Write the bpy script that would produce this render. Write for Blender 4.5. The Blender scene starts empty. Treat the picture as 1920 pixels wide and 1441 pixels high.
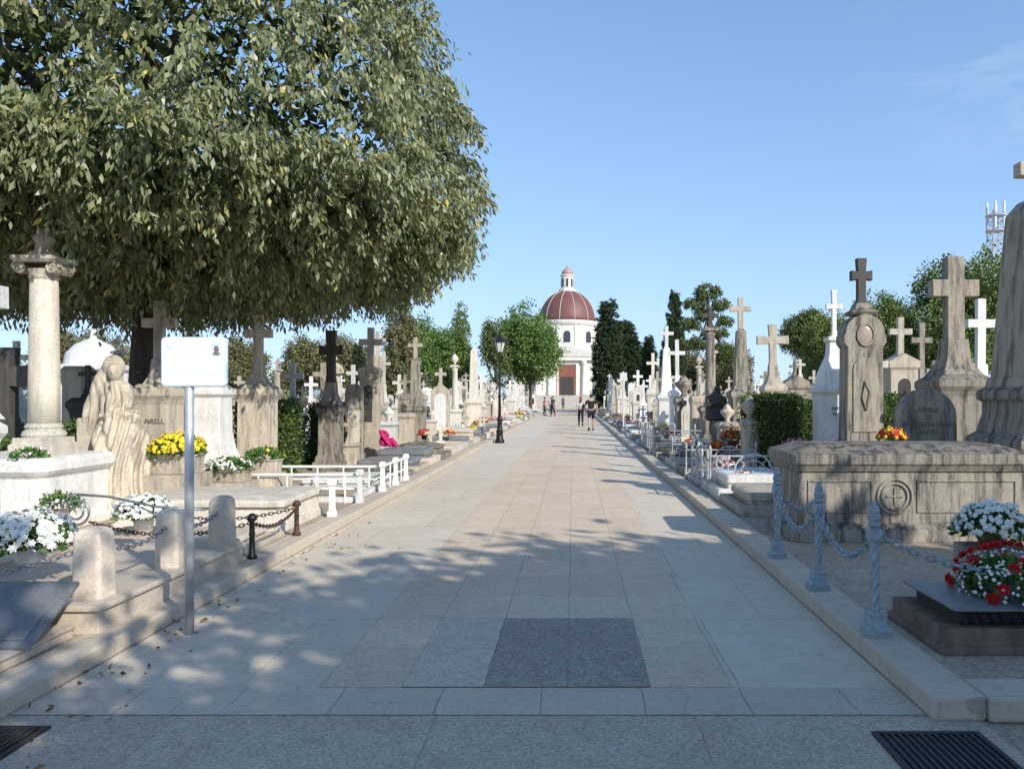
import bpy, bmesh, math, random
import numpy as np
from mathutils import Vector, Matrix
R = random.Random(11)
NR = np.random.default_rng(5)
scene = bpy.context.scene
col = scene.collection

# ------------------------------------------------------------------ node helpers
def N(nt, t, ins=None, **props):
    n = nt.nodes.new(t)
    for k, v in props.items():
        setattr(n, k, v)
    for k, v in (ins or {}).items():
        s = n.inputs[k]
        if isinstance(v, bpy.types.NodeSocket):
            nt.links.new(v, s)
        else:
            s.default_value = v
    return n

def c4(c):
    return (c[0], c[1], c[2], 1.0)

def ramp(nt, fac, stops, interp='LINEAR'):
    n = nt.nodes.new('ShaderNodeValToRGB')
    n.color_ramp.interpolation = interp
    e = n.color_ramp.elements
    while len(e) < len(stops):
        e.new(0.5)
    for i, (p, c) in enumerate(stops):
        e[i].position = p
        e[i].color = c4(c) if not isinstance(c, (int, float)) else (c, c, c, 1)
    nt.links.new(fac, n.inputs[0])
    return n.outputs[0]

def mix(nt, fac, a, b, mode='MIX'):
    n = nt.nodes.new('ShaderNodeMix')
    n.data_type = 'RGBA'
    n.blend_type = mode
    for idx, v in ((0, fac), (6, a), (7, b)):
        if isinstance(v, bpy.types.NodeSocket):
            nt.links.new(v, n.inputs[idx])
        elif idx == 0:
            n.inputs[0].default_value = v
        else:
            n.inputs[idx].default_value = c4(v)
    return n.outputs[2]

def newmat(name):
    m = bpy.data.materials.new(name)
    m.use_nodes = True
    nt = m.node_tree
    nt.nodes.clear()
    out = nt.nodes.new('ShaderNodeOutputMaterial')
    b = nt.nodes.new('ShaderNodeBsdfPrincipled')
    nt.links.new(b.outputs[0], out.inputs[0])
    return m, nt, b, out

def noise(nt, vec, scale, detail=5, rough=.6, dist=0.0):
    return N(nt, 'ShaderNodeTexNoise', {'Vector': vec, 'Scale': scale, 'Detail': detail, 'Roughness': rough, 'Distortion': dist}).outputs[0]

def wpos(nt):
    return N(nt, 'ShaderNodeNewGeometry').outputs['Position']

def bump(nt, b, h, strength=.4, dist=.02):
    n = N(nt, 'ShaderNodeBump', {'Height': h, 'Strength': strength, 'Distance': dist})
    nt.links.new(n.outputs[0], b.inputs['Normal'])

def stone(name, base, dark, rough=.85, stain=.5, warm=None, bs=.5):
    m, nt, b, o = newmat(name)
    p = wpos(nt)
    big = ramp(nt, noise(nt, p, 2.2, 4, .65), [(.35, 0), (.68, 1)])
    c = mix(nt, big, base, tuple(x * .82 for x in base))
    if warm:
        c = mix(nt, ramp(nt, noise(nt, p, 5, 3), [(.5, 0), (.7, 1)]), c, warm)
    mp = N(nt, 'ShaderNodeMapping', {'Vector': p, 'Scale': (5.5, 5.5, .8)}).outputs[0]
    st = ramp(nt, noise(nt, mp, 1.6, 5, .7), [(.46, 0), (.64, 1)])
    nz = N(nt, 'ShaderNodeSeparateXYZ', {0: N(nt, 'ShaderNodeNewGeometry').outputs['Normal']}).outputs[2]
    up = ramp(nt, nz, [(.2, 0), (.9, .4)])
    st = mix(nt, 1.0, st, up, 'ADD')
    stn = N(nt, 'ShaderNodeMath', {0: st, 1: stain}, operation='MULTIPLY', use_clamp=True).outputs[0]
    c = mix(nt, stn, c, dark)
    fine = noise(nt, p, 38, 4, .75)
    sp = ramp(nt, fine, [(.3, .74), (.62, 1.05)])
    c = mix(nt, 1.0, c, sp, 'MULTIPLY')
    rnd = N(nt, 'ShaderNodeObjectInfo').outputs['Random']
    rv = N(nt, 'ShaderNodeMapRange', {'Value': rnd, 'To Min': .82, 'To Max': 1.08}).outputs[0]
    c = mix(nt, 1.0, c, rv, 'MULTIPLY')
    nt.links.new(c, b.inputs['Base Color'])
    b.inputs['Roughness'].default_value = rough
    bump(nt, b, fine, bs, .015)
    return m

def plain(name, c, rough=.6, metal=0, var=.15, sc=8, bs=.15):
    m, nt, b, o = newmat(name)
    p = wpos(nt)
    nn0 = noise(nt, p, sc, 4, .65)
    nn = ramp(nt, nn0, [(.3, 1 - var * 1.5), (.7, 1 + var * .5)])
    nt.links.new(mix(nt, 1.0, c, nn, 'MULTIPLY'), b.inputs['Base Color'])
    b.inputs['Roughness'].default_value = rough
    b.inputs['Metallic'].default_value = metal
    return m

def leafmat(name, stops, trans=.3, rough=.5, k=1.5):
    m, nt, b, o = newmat(name)
    r = N(nt, 'ShaderNodeNewGeometry').outputs['Random Per Island']
    c = ramp(nt, r, [(a, tuple(x * k for x in q)) for a, q in stops])
    if trans:
        nt.links.new(c, b.inputs['Base Color'])
        b.inputs['Roughness'].default_value = rough
        t = N(nt, 'ShaderNodeBsdfTranslucent', {'Color': c})
        ms = N(nt, 'ShaderNodeMixShader', {0: trans, 1: b.outputs[0], 2: t.outputs[0]})
        nt.links.new(ms.outputs[0], o.inputs[0])
    else:
        d = N(nt, 'ShaderNodeBsdfDiffuse', {'Color': c})
        nt.links.new(d.outputs[0], o.inputs[0])
        nt.nodes.remove(b)
    return m

def paving(name, c1, c2, speck, joints=None, cracks=0.0, jc=(.24, .21, .17), sps=95, jv=.05):
    m, nt, b, o = newmat(name)
    p = wpos(nt)
    blot = ramp(nt, noise(nt, p, 1.1, 5, .65), [(.3, 0), (.7, 1)])
    c = mix(nt, blot, c1, c2)
    vor = N(nt, 'ShaderNodeTexVoronoi', {'Vector': p, 'Scale': sps})
    sv = N(nt, 'ShaderNodeSeparateColor', {0: vor.outputs['Color']}).outputs[0]
    g = ramp(nt, sv, [(0, 1 - speck), (.5, 1.0), (1, 1 + speck)])
    c = mix(nt, 1.0, c, g, 'MULTIPLY')
    dirt = ramp(nt, noise(nt, p, 6, 6, .75), [(.48, 0), (.8, .5)])
    c = mix(nt, dirt, c, tuple(x * .6 for x in c1))
    if joints:
        ox, oy, w, r, off = joints
        pv = N(nt, 'ShaderNodeVectorMath', {0: p, 1: (ox, oy, 0)}, operation='SUBTRACT').outputs[0]
        wob = N(nt, 'ShaderNodeTexNoise', {'Vector': p, 'Scale': 3.0, 'Detail': 2})
        wv = N(nt, 'ShaderNodeVectorMath', {0: wob.outputs[1], 1: (.5, .5, .5)}, operation='SUBTRACT').outputs[0]
        wv = N(nt, 'ShaderNodeVectorMath', {0: wv, 'Scale': .03}, operation='SCALE').outputs[0]
        pv = N(nt, 'ShaderNodeVectorMath', {0: pv, 1: wv}, operation='ADD').outputs[0]
        br = N(nt, 'ShaderNodeTexBrick', {'Vector': pv, 'Scale': 1.0, 'Mortar Size': .0045, 'Mortar Smooth': .5, 'Brick Width': w, 'Row Height': r, 'Color1': (1 - jv, 1 - jv, 1 - jv, 1), 'Color2': (1 + jv, 1 + jv, 1 + jv, 1)}, offset=off, squash=1.0)
        c = mix(nt, 1.0, c, mix(nt, br.outputs[1], br.outputs[0], (1, 1, 1)), 'MULTIPLY')
        jm = ramp(nt, noise(nt, p, 2.5, 3), [(.3, .3), (.65, .9)])
        c = mix(nt, mix(nt, 1.0, br.outputs[1], jm, 'MULTIPLY'), c, jc)
    if cracks:
        d = N(nt, 'ShaderNodeTexNoise', {'Vector': p, 'Scale': 3.5, 'Detail': 4}).outputs[1]
        pd = mix(nt, .3, p, d)
        ve = N(nt, 'ShaderNodeTexVoronoi', {'Vector': pd, 'Scale': 1.9}, feature='DISTANCE_TO_EDGE').outputs[0]
        cr = ramp(nt, ve, [(0.0, 1), (.008, 0)])
        msk = ramp(nt, noise(nt, p, .7, 2), [(.47, 0), (.57, cracks)])
        cr = mix(nt, 1.0, cr, msk, 'MULTIPLY')
        c = mix(nt, cr, c, jc)
    nt.links.new(c, b.inputs['Base Color'])
    b.inputs['Roughness'].default_value = .85
    bump(nt, b, noise(nt, p, 110, 2), .3, .004)
    return m

# ------------------------------------------------------------------ materials
M = {}
M['lime'] = stone('limestone', (.65, .57, .45), (.17, .15, .125), stain=.6, warm=(.60, .49, .35))
M['limed'] = stone('stained_limestone', (.46, .40, .315), (.10, .09, .077), stain=.8, warm=(.48, .40, .29))
M['cream'] = stone('cream_stone', (.78, .71, .59), (.34, .30, .24), stain=.42)
M['white'] = stone('white_marble', (.87, .855, .81), (.50, .47, .43), stain=.42, bs=.2, rough=.6)
M['grey'] = stone('weathered_grey_stone', (.39, .345, .28), (.065, .06, .052), stain=.95, warm=(.42, .35, .26))
M['dark'] = stone('dark_stone', (.10, .092, .08), (.03, .03, .03), stain=.6)
M['beige'] = stone('beige_marble', (.72, .61, .49), (.48, .40, .32), stain=.25, bs=.2, rough=.6)
M['slab'] = stone('grey_granite', (.26, .265, .27), (.12, .12, .12), stain=.4, bs=.1, rough=.45)
M['reddish'] = stone('reddish_stone', (.27, .19, .145), (.09, .07, .06), stain=.6)
M['concrete'] = stone('pale_concrete', (.55, .51, .45), (.25, .23, .2), stain=.4)
M['niche'] = plain('niche_shadow_stone', (.06, .055, .05), .9)  # near-black; shade of niches and openings is put into the colour
M['portrait'] = plain('oval_portrait_enamel', (.42, .33, .27), .3)
M['bluepaint'] = plain('blue_grey_painted_iron', (.32, .38, .42), .55, .1, .25, 25)
M['whitepaint'] = plain('pale_grey_painted_iron', (.5, .52, .52), .5, .1, .3, 20)
M['black'] = plain('black_painted_iron', (.02, .022, .022), .4, .4)
M['grate'] = plain('dark_grey_cast_iron', (.06, .055, .055), .7, .3, .4, 30)
M['rust'] = plain('rusty_iron', (.13, .07, .045), .8, .4, .5, 30)
M['steel'] = plain('galvanised_steel', (.55, .56, .57), .45, .5, .15, 12)
M['chain'] = plain('grey_steel_chain', (.32, .34, .36), .4, .7, .3, 30)
M['bark'] = stone('tree_bark', (.11, .09, .07), (.04, .035, .03), stain=.7, bs=1.0)
M['glass'] = plain('frosted_lamp_glass', (.6, .62, .6), .15)
M['signwhite'] = plain('glazed_white_tile', (.90, .90, .89), .5, 0, .03)
M['signblue'] = plain('blue_glaze', (.62, .78, .86), .4, 0, .1)
M['ink'] = plain('dark_brown_glaze', (.25, .18, .15), .4)
M['signtxt'] = plain('overexposed_blue_lettering', (.74, .84, .90), .4, 0, .05)  # blue paled nearly to white; overexposure is put into the colour
M['letters'] = plain('dark_inscription_paint', (.12, .10, .085), .7)
M['carved'] = plain('weathered_carved_letters', (.20, .175, .14), .9)
M['terracotta'] = plain('terracotta', (.36, .15, .08), .8)
M['redplastic'] = plain('red_plastic', (.45, .05, .03), .5)
M['potwhite'] = plain('white_plastic_pot', (.8, .8, .78), .4, 0, .05)
M['chapelw'] = stone('chapel_white_render', (.88, .84, .77), (.62, .57, .5), stain=.22, bs=.1)
M['dome'] = plain('dark_maroon_dome_tiles', (.19, .075, .065), .55, 0, .2, 3)
M['cupola'] = plain('pale_red_cupola', (.42, .28, .25), .5)
M['rib'] = plain('pale_dome_rib', (.5, .42, .38), .6)
M['door'] = plain('red_brown_wood', (.26, .09, .06), .6)
M['window'] = plain('dark_window_glass', (.05, .055, .065), .2)
M['skin'] = plain('skin', (.50, .30, .22), .6, 0, .05)
M['blackcloth'] = plain('black_cloth', (.015, .016, .02), .9, 0, .2)
M['greycloth'] = plain('grey_cloth', (.10, .10, .11), .9, 0, .2)
M['whitecloth'] = plain('white_cloth', (.6, .6, .6), .9, 0, .1)
M['redcloth'] = plain('red_cloth', (.4, .05, .05), .9, 0, .1)
M['magenta'] = plain('magenta_cloth', (.5, .01, .13), .7, 0, .15)
M['hair'] = plain('dark_hair', (.03, .02, .015), .6)
M['auburn'] = plain('auburn_hair', (.22, .06, .025), .6)
M['mast'] = plain('white_mast_steel', (.62, .62, .62), .6)
M['f_white'] = plain('white_petals', (.87, .87, .80), .7, 0, .05)
M['f_yellow'] = plain('yellow_petals', (.85, .65, .03), .7, 0, .1)
M['f_red'] = plain('red_petals', (.6, .008, .012), .6, 0, .1)
M['f_orange'] = plain('orange_petals', (.75, .18, .02), .7, 0, .1)
M['f_pink'] = plain('pink_petals', (.72, .28, .38), .7, 0, .1)
M['leaf_hero'] = leafmat('hackberry_leaves', [(0, (.08, .10, .04)), (.3, (.125, .145, .062)), (.7, (.19, .205, .105)), (.95, (.26, .26, .15)), (1, (.44, .36, .08))], .32, .4, 1.6)
M['leaf_in'] = leafmat('shaded_inner_leaves', [(0, (.035, .048, .018)), (1, (.09, .11, .045))], 0, .6, 1.2)  # darker copy of the crown leaves; interior shade put into the colour
M['leaf_under'] = leafmat('shaded_under_leaves', [(0, (.02, .03, .011)), (1, (.055, .07, .028))], 0, .6, 1.2)  # darkest leaf copy; shade under the crown and inside hedges is coloured in
M['leaf_green'] = leafmat('bright_green_leaves', [(0, (.05, .09, .02)), (.5, (.09, .16, .035)), (1, (.15, .22, .06))], .3, k=1.6)
M['leaf_broad'] = leafmat('broadleaf_foliage', [(0, (.045, .07, .022)), (.5, (.09, .125, .04)), (1, (.15, .185, .065))], 0, k=1.7)
M['leaf_cyp'] = leafmat('cypress_foliage', [(0, (.022, .036, .018)), (.6, (.04, .058, .028)), (1, (.06, .075, .036))], 0, .7, 1.5)
M['leaf_pine'] = leafmat('pine_foliage', [(0, (.035, .05, .018)), (.5, (.075, .10, .035)), (1, (.13, .15, .06))], 0, .7, 1.6)
M['leaf_olive'] = leafmat('olive_foliage', [(0, (.06, .065, .03)), (.5, (.12, .12, .06)), (1, (.20, .18, .09))], 0, .7, 1.4)
M['leaf_hedge'] = leafmat('hedge_leaves', [(0, (.025, .05, .015)), (.6, (.055, .09, .025)), (1, (.10, .14, .045))], 0, k=1.6)
M['leaf_pot'] = leafmat('potted_leaves', [(0, (.03, .07, .02)), (1, (.09, .16, .04))], 0, k=1.5)
M['leaf_dry'] = leafmat('dry_leaves', [(0, (.12, .07, .03)), (.6, (.28, .18, .07)), (1, (.4, .28, .12))], 0, .8, 1)
M['leaf_shade'] = leafmat('plane_tree_leaves', [(0, (.05, .08, .03)), (1, (.12, .14, .05))], 0, k=1)

M['centre'] = paving('pinkish_aggregate_slabs', (.58, .45, .32), (.65, .525, .395), .18, (-.49, 4.23, .457, .66, 0), .2)
M['side'] = paving('grey_concrete_slabs', (.58, .49, .375), (.65, .56, .445), .08, (-2.3, 4.23, .92, 1.32, .5), .6, jv=.04)
M['front'] = paving('dark_aggregate_paving', (.44, .36, .275), (.52, .435, .335), .28, (-.3, 3.0, 1.3, 1.7, .3), .5)
M['strip'] = paving('pale_border_slabs', (.58, .49, .38), (.50, .425, .33), .10, (-.17, 3.8, .54, .6, 0), .6, jc=(.14, .12, .1))
M['patch'] = paving('dark_pebble_patch', (.30, .255, .215), (.36, .31, .26), .38, (-.49, 4.23, .457, 2.0, 0), 0, sps=85)
M['patchl'] = paving('light_pebble_patch', (.52, .44, .35), (.58, .50, .41), .22, (-.95, 4.23, .457, .66, 0), 0, sps=85)
M['kerb'] = paving('kerb_stone', (.57, .485, .38), (.49, .415, .325), .08, (0, 3.8, 3.0, .95, 0), .4)
M['dirt'] = paving('dusty_earth', (.34, .27, .19), (.43, .345, .25), .3, None, 0, sps=50)

# ------------------------------------------------------------------ mesh builder
class MB:
    def __init__(s):
        s.v = []; s.f = []
    def add(s, vs, fs, mtx=None):
        b = len(s.v)
        if mtx is not None:
            vs = [tuple(mtx @ Vector(v)) for v in vs]
        s.v += [tuple(v) for v in vs]
        s.f += [tuple(i + b for i in f) for f in fs]
        return s
    def box(s, x0, x1, y0, y1, z0, z1, mtx=None):
        vs = [(x0, y0, z0), (x1, y0, z0), (x1, y1, z0), (x0, y1, z0), (x0, y0, z1), (x1, y0, z1), (x1, y1, z1), (x0, y1, z1)]
        return s.add(vs, [(3, 2, 1, 0), (4, 5, 6, 7), (0, 1, 5, 4), (1, 2, 6, 5), (2, 3, 7, 6), (3, 0, 4, 7)], mtx)
    def rings(s, rings, mtx=None, cap=True):
        n = len(rings[0]); vs = [v for r in rings for v in r]; fs = []
        for i in range(len(rings) - 1):
            for j in range(n):
                a = i * n + j; b = i * n + (j + 1) % n
                fs.append((a, b, b + n, a + n))
        if cap:
            fs.append(tuple(reversed(range(n))))
            fs.append(tuple((len(rings) - 1) * n + j for j in range(n)))
        return s.add(vs, fs, mtx)
    def sq(s, prof, x=0, y=0, z=0, asp=1.0, mtx=None):
        return s.rings([[(x - w, y - w * asp, z + h), (x + w, y - w * asp, z + h), (x + w, y + w * asp, z + h), (x - w, y + w * asp, z + h)] for w, h in prof], mtx)
    def lathe(s, prof, x=0, y=0, z=0, seg=16, mtx=None):
        return s.rings([[(x + r * math.cos(2 * math.pi * j / seg), y + r * math.sin(2 * math.pi * j / seg), z + h) for j in range(seg)] for r, h in prof], mtx)
    def rr(s, x0, x1, y0, y1, rad, prof, k=5):
        rs = []
        for off, z in prof:
            ring = []
            a, b, c, d = x0 - off, x1 + off, y0 - off, y1 + off
            r = max(.01, min(rad + off, (b - a) / 2 - .001, (d - c) / 2 - .001))
            for cx, cy, st in ((b - r, c + r, -90), (b - r, d - r, 0), (a + r, d - r, 90), (a + r, c + r, 180)):
                for q in range(k):
                    t = math.radians(st + 90 * q / (k - 1))
                    ring.append((cx + r * math.cos(t), cy + r * math.sin(t), z))
            rs.append(ring)
        return s.rings(rs)
    def prism(s, pts, y0, y1, mtx=None):
        n = len(pts)
        vs = [(p[0], y0, p[1]) for p in pts] + [(p[0], y1, p[1]) for p in pts]
        fs = [tuple(range(n)), tuple(reversed(range(n, 2 * n)))]
        for i in range(n):
            j = (i + 1) % n
            fs.append((i, i + n, j + n, j))
        return s.add(vs, fs, mtx)
    def tube(s, pts, r, seg=6, closed=False, cap=True):
        P = [Vector(p) for p in pts]; n = len(P); rs = []
        rr_ = r if isinstance(r, (list, tuple)) else [r] * n
        up = None
        for i in range(n):
            if closed: t = (P[(i + 1) % n] - P[i - 1])
            else: t = P[min(i + 1, n - 1)] - P[max(i - 1, 0)]
            t = t.normalized() if t.length > 1e-9 else Vector((0, 0, 1))
            if up is None:
                up = Vector((0, 0, 1)) if abs(t.z) < .9 else Vector((1, 0, 0))
            a = (up - t * up.dot(t))
            if a.length < 1e-4: a = t.orthogonal()
            a = a.normalized(); up = a; b = t.cross(a)
            rs.append([tuple(P[i] + (a * math.cos(2 * math.pi * j / seg) + b * math.sin(2 * math.pi * j / seg)) * rr_[i]) for j in range(seg)])
        if closed:
            rs.append(rs[0])
        return s.rings(rs, cap=cap and not closed)
    def ell(s, x, y, z, rx, ry, rz, seg=12, rg=8, mtx=None):
        prof = []
        for i in range(rg + 1):
            a = -math.pi / 2 + math.pi * i / rg
            prof.append((max(math.cos(a), .02), math.sin(a)))
        return s.rings([[(x + rx * r * math.cos(2 * math.pi * j / seg), y + ry * r * math.sin(2 * math.pi * j / seg), z + rz * h) for j in range(seg)] for r, h in prof], mtx)
    def mesh(s, name, mat, smooth=False):
        me = bpy.data.meshes.new(name)
        me.from_pydata(s.v, [], s.f)
        me.materials.append(mat)
        if smooth:
            me.polygons.foreach_set('use_smooth', [True] * len(me.polygons))
        me.update()
        return me

def link(o):
    col.objects.link(o); return o

def part(par, name, mb, mat, smooth=False, bevel=0, label=None):
    me = mb if isinstance(mb, bpy.types.Mesh) else mb.mesh(name, mat, smooth)
    o = link(bpy.data.objects.new(name, me))
    if par is not None: o.parent = par
    if bevel:
        bv = o.modifiers.new('bevel', 'BEVEL'); bv.width = bevel; bv.segments = 2; bv.limit_method = 'ANGLE'; bv.angle_limit = math.radians(40)
    if label: o['label'] = label
    return o

def thing(name, label, cat, loc=(0, 0, 0), rot=(0, 0, 0), group=None):
    o = link(bpy.data.objects.new(name, None))
    o.empty_display_size = .2
    o.location = loc; o.rotation_euler = rot
    o['label'] = label; o['category'] = cat
    if group: o['group'] = group
    return o

def solo(name, label, cat, mb, mat, loc=(0, 0, 0), rot=(0, 0, 0), group=None, smooth=False, bevel=0):
    o = part(None, name, mb, mat, smooth, bevel)
    o.location = loc; o.rotation_euler = rot
    o['label'] = label; o['category'] = cat
    if group: o['group'] = group
    return o

def struct(name, mb, mat, bevel=0, smooth=False):
    o = part(None, name, mb, mat, smooth, bevel)
    o['kind'] = 'structure'
    return o

def copy_thing(src, loc, rz=0, scale=1.0, label=None):
    n = src.copy(); col.objects.link(n)
    n.location = loc; n.rotation_euler = (0, 0, rz); n.scale = (scale,) * 3 if not isinstance(scale, tuple) else scale
    if label: n['label'] = label
    for ch in src.children:
        c = ch.copy(); col.objects.link(c); c.parent = n
    return n

def text_mesh(par, s, size, mat, loc, rot=(math.pi / 2, 0, 0), name='inscription', ext=.003, sx=1.0):
    cu = bpy.data.curves.new('t', 'FONT'); cu.body = s; cu.size = size; cu.extrude = ext
    cu.align_x = 'CENTER'; cu.align_y = 'CENTER'; cu.space_line = 1.0
    o = link(bpy.data.objects.new('t', cu))
    bpy.context.view_layer.update()
    me = bpy.data.meshes.new_from_object(o.evaluated_get(bpy.context.evaluated_depsgraph_get()))
    bpy.data.objects.remove(o)
    me.materials.clear(); me.materials.append(mat)
    p = link(bpy.data.objects.new(name, me)); p.parent = par; p.location = loc; p.rotation_euler = rot; p.scale = (sx, 1, 1)
    return p

# ------------------------------------------------------------------ numpy scatter
def np_mesh(name, V, F, mat, smooth=False):
    me = bpy.data.meshes.new(name)
    k = F.shape[1]
    me.vertices.add(len(V)); me.vertices.foreach_set('co', V.astype(np.float32).ravel())
    me.loops.add(F.size); me.loops.foreach_set('vertex_index', F.astype(np.int32).ravel())
    me.polygons.add(len(F)); me.polygons.foreach_set('loop_start', np.arange(0, F.size, k, dtype=np.int32))
    me.polygons.foreach_set('loop_total', np.full(len(F), k, dtype=np.int32))
    me.materials.append(mat)
    me.update(calc_edges=True)
    return me

def unit(a):
    return a / np.maximum(np.linalg.norm(a, axis=1, keepdims=True), 1e-9)

def leaves(name, P, D, size, mat, wr=.45):
    n = len(P); D = unit(D)
    rv = NR.normal(size=(n, 3)); Sd = unit(np.cross(D, rv)); Nn = np.cross(D, Sd)
    s = size[:, None]
    a = P; t = P + D * s
    mid = P + D * s * .45 + Nn * s * .06
    l = mid - Sd * s * wr * .5; r = mid + Sd * s * wr * .5
    V = np.stack([a, l, t, r], 1).reshape(-1, 3)
    F = np.arange(4 * n).reshape(n, 4)
    return np_mesh(name, V, F, mat)

def sph(n):
    return unit(NR.normal(size=(n, 3)))

def crown_mesh(name, blobs, mat, n_clu, per, lsize, sig, fill=.25):
    Ps = []; Ds = []
    tot = sum(b[3] * b[4] + b[3] * b[5] + b[4] * b[5] for b in blobs)
    for b in blobs:
        k = max(3, int(n_clu * (b[3] * b[4] + b[3] * b[5] + b[4] * b[5]) / tot))
        d = sph(k); f = np.where(NR.random(k) < fill, NR.uniform(.3, .8, k), NR.uniform(.8, 1.08, k))[:, None]
        c = np.array(b[:3]) + d * f * np.array(b[3:6])
        pts = np.repeat(c, per, 0) + NR.normal(size=(k * per, 3)) * sig
        Ps.append(pts); Ds.append(np.repeat(d, per, 0) * .6 + NR.normal(size=(k * per, 3)) * .7)
    P = np.concatenate(Ps); D = np.concatenate(Ds)
    return leaves(name, P, D, NR.uniform(.6, 1.3, len(P)) * lsize, mat, .6)

def flower_template():
    V = [(0, 0, .15)]; F = []
    for ly, (r, z, off) in enumerate(((1.0, .0, 0), (.62, .3, .3))):
        b = len(V)
        for i in range(12):
            a = 2 * math.pi * i / 12 + off; q = r * (1 if i % 2 == 0 else .62)
            V.append((q * math.cos(a), q * math.sin(a), z))
        c = len(V); V.append((0, 0, z + .12 + ly * .3))
        for i in range(12):
            F.append((b + i, b + (i + 1) % 12, c))
    return np.array(V), np.array(F)
FT = flower_template()

def scatter(name, tmpl, P, Nn, size, mat):
    tv, tf = tmpl; n = len(P); Nn = unit(Nn)
    A = unit(np.cross(Nn, NR.normal(size=(n, 3)))); B = np.cross(Nn, A)
    V = P[:, None, :] + (A[:, None, :] * tv[None, :, 0:1] + B[:, None, :] * tv[None, :, 1:2] + Nn[:, None, :] * tv[None, :, 2:3]) * size[:, None, None]
    F = tf[None] + (np.arange(n) * len(tv))[:, None, None]
    return np_mesh(name, V.reshape(-1, 3), F.reshape(-1, 3), mat)

def bouquet(x, y, z, r, flowers, label, pot='white', n=160, fs=.03, flat=.75, cat='flowers', potr=None, poth=None, rot=0, big=None):
    t = thing('potted_flowers', label, cat, (x, y, z))
    potr = potr or r * .45; poth = poth or r * .6
    if pot:
        mb = MB()
        if pot == 'planter':
            mb.rr(-r * .9, r * .9, -r * .5, r * .5, .03, [(-.02, 0), (0, poth * .9), (.02, poth * .92), (.02, poth), (-.02, poth), (-.03, poth * .85)])
            part(t, 'planter', mb, M['lime'], bevel=.005)
        else:
            mb.lathe([(potr * .7, 0), (potr * .95, poth * .85), (potr * 1.08, poth * .85), (potr * 1.08, poth), (potr * .9, poth), (potr * .85, poth * .9)], seg=20)
            part(t, 'pot', mb, {'white': M['potwhite'], 'clay': M['terracotta'], 'stone': M['lime'], 'black': M['black']}[pot], True)
    else:
        poth = 0
    cz = poth + r * .15
    k = int(n * 2.4)
    d = sph(k); d[:, 2] = np.abs(d[:, 2]) - .25
    P = np.array([0, 0, cz]) + d * np.array([r, r, r * flat]) * NR.uniform(.55, 1.0, k)[:, None]
    part(t, 'leaves', leaves('leaves', P, d + NR.normal(size=(k, 3)) * .5 + np.array([0, 0, .3]), NR.uniform(.6, 1.2, k) * max(.05, r * .25), M['leaf_pot'], .5), None)
    for mk, fr in flowers:
        k = int(n * fr)
        d = sph(k); d[:, 2] = np.abs(d[:, 2]) * 1.0 - .08
        lump = 1 + .08 * np.sin(d[:, 0] * 9 + 1) * np.sin(d[:, 1] * 8)
        P = np.array([0, 0, cz + .01]) + d * np.array([r, r, r * flat]) * (lump * NR.uniform(.93, 1.1, k))[:, None]
        part(t, 'blossoms', scatter('blossoms', FT, P, d + NR.normal(size=(k, 3)) * .25, NR.uniform(.7, 1.2, k) * fs, M[mk]), None)
    if big:
        mk, k, s = big
        d = sph(k); d[:, 2] = np.abs(d[:, 2])
        P = np.array([0, 0, cz]) + d * np.array([r, r, r * flat]) * 1.08
        tv = []; tf = []
        for ly in range(4):
            rr_ = 1 - ly * .24; zz = ly * .12
            for q in range(5):
                a = 2 * math.pi * q / 5 + ly * .6; b0 = len(tv)
                for u, v in ((-.6, 0), (.6, 0), (.75, .6), (0, .85), (-.75, .6)):
                    ang = a + u * .75
                    tv.append((rr_ * math.cos(ang) * (.45 + .55 * v), rr_ * math.sin(ang) * (.45 + .55 * v), zz + v * .5))
                tf += [(b0, b0 + 1, b0 + 2), (b0, b0 + 2, b0 + 3), (b0, b0 + 3, b0 + 4)]
        part(t, 'roses', scatter('roses', (np.array(tv), np.array(tf)), P, d + np.array([0, -.2, .2]), np.full(k, s), M[mk]), None)
    return t

# ------------------------------------------------------------------ ground and path
def sheet(x0, x1, y0, y1, z):
    m = MB(); m.add([(x0, y0, z), (x1, y0, z), (x1, y1, z), (x0, y1, z)], [(0, 1, 2, 3)]); return m
struct('ground', sheet(-3000, 3000, -400, 4000, -.006), M['dirt'])
struct('pavement', sheet(-14, 2.02, -8, 3.9, 0.0), M['front'])
struct('path', sheet(-2.84, 1.78, 4.2, 106, 0.0), M['side'])
struct('path_centre', sheet(-1.404, .881, 4.235, 106, 0.004), M['centre'])
struct('path_border', sheet(-2.84, 1.78, 3.87, 4.23, 0.004), M['strip'])
struct('path_patch', sheet(-.49, .424, 4.235, 5.55, 0.008), M['patch'])
struct('path_light_patch', sheet(-.947, -.492, 4.235, 5.55, 0.008), M['patchl'])
struct('cemetery_ground', sheet(-120, -3.08, 2.0, 130, .1), M['dirt'])
struct('cemetery_ground', sheet(2.03, 120, 4.04, 130, .1), M['dirt'])
k = MB(); k.box(-3.10, -2.84, 1.5, 106, -.005, .112); struct('kerb', k, M['kerb'], bevel=.018)
k = MB(); k.box(1.78, 2.05, 3.8, 106, -.005, .125); struct('kerb', k, M['kerb'], bevel=.02)
k = MB(); k.box(2.053, 12, 3.78, 4.06, -.005, .123); struct('kerb', k, M['kerb'], bevel=.02)
h = MB(); pts = []
for i in range(60):
    x = -2600 + i * 90
    z = 60 + 45 * math.sin(i * .35) + 22 * math.sin(i * 1.1 + 2)
    pts.append((x, max(5, z)))
h.prism([(-2600, -5)] + pts + [(pts[-1][0], -5)], 2600, 2700)
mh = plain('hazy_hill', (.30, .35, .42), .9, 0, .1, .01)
struct('hill', h, mh)

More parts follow.
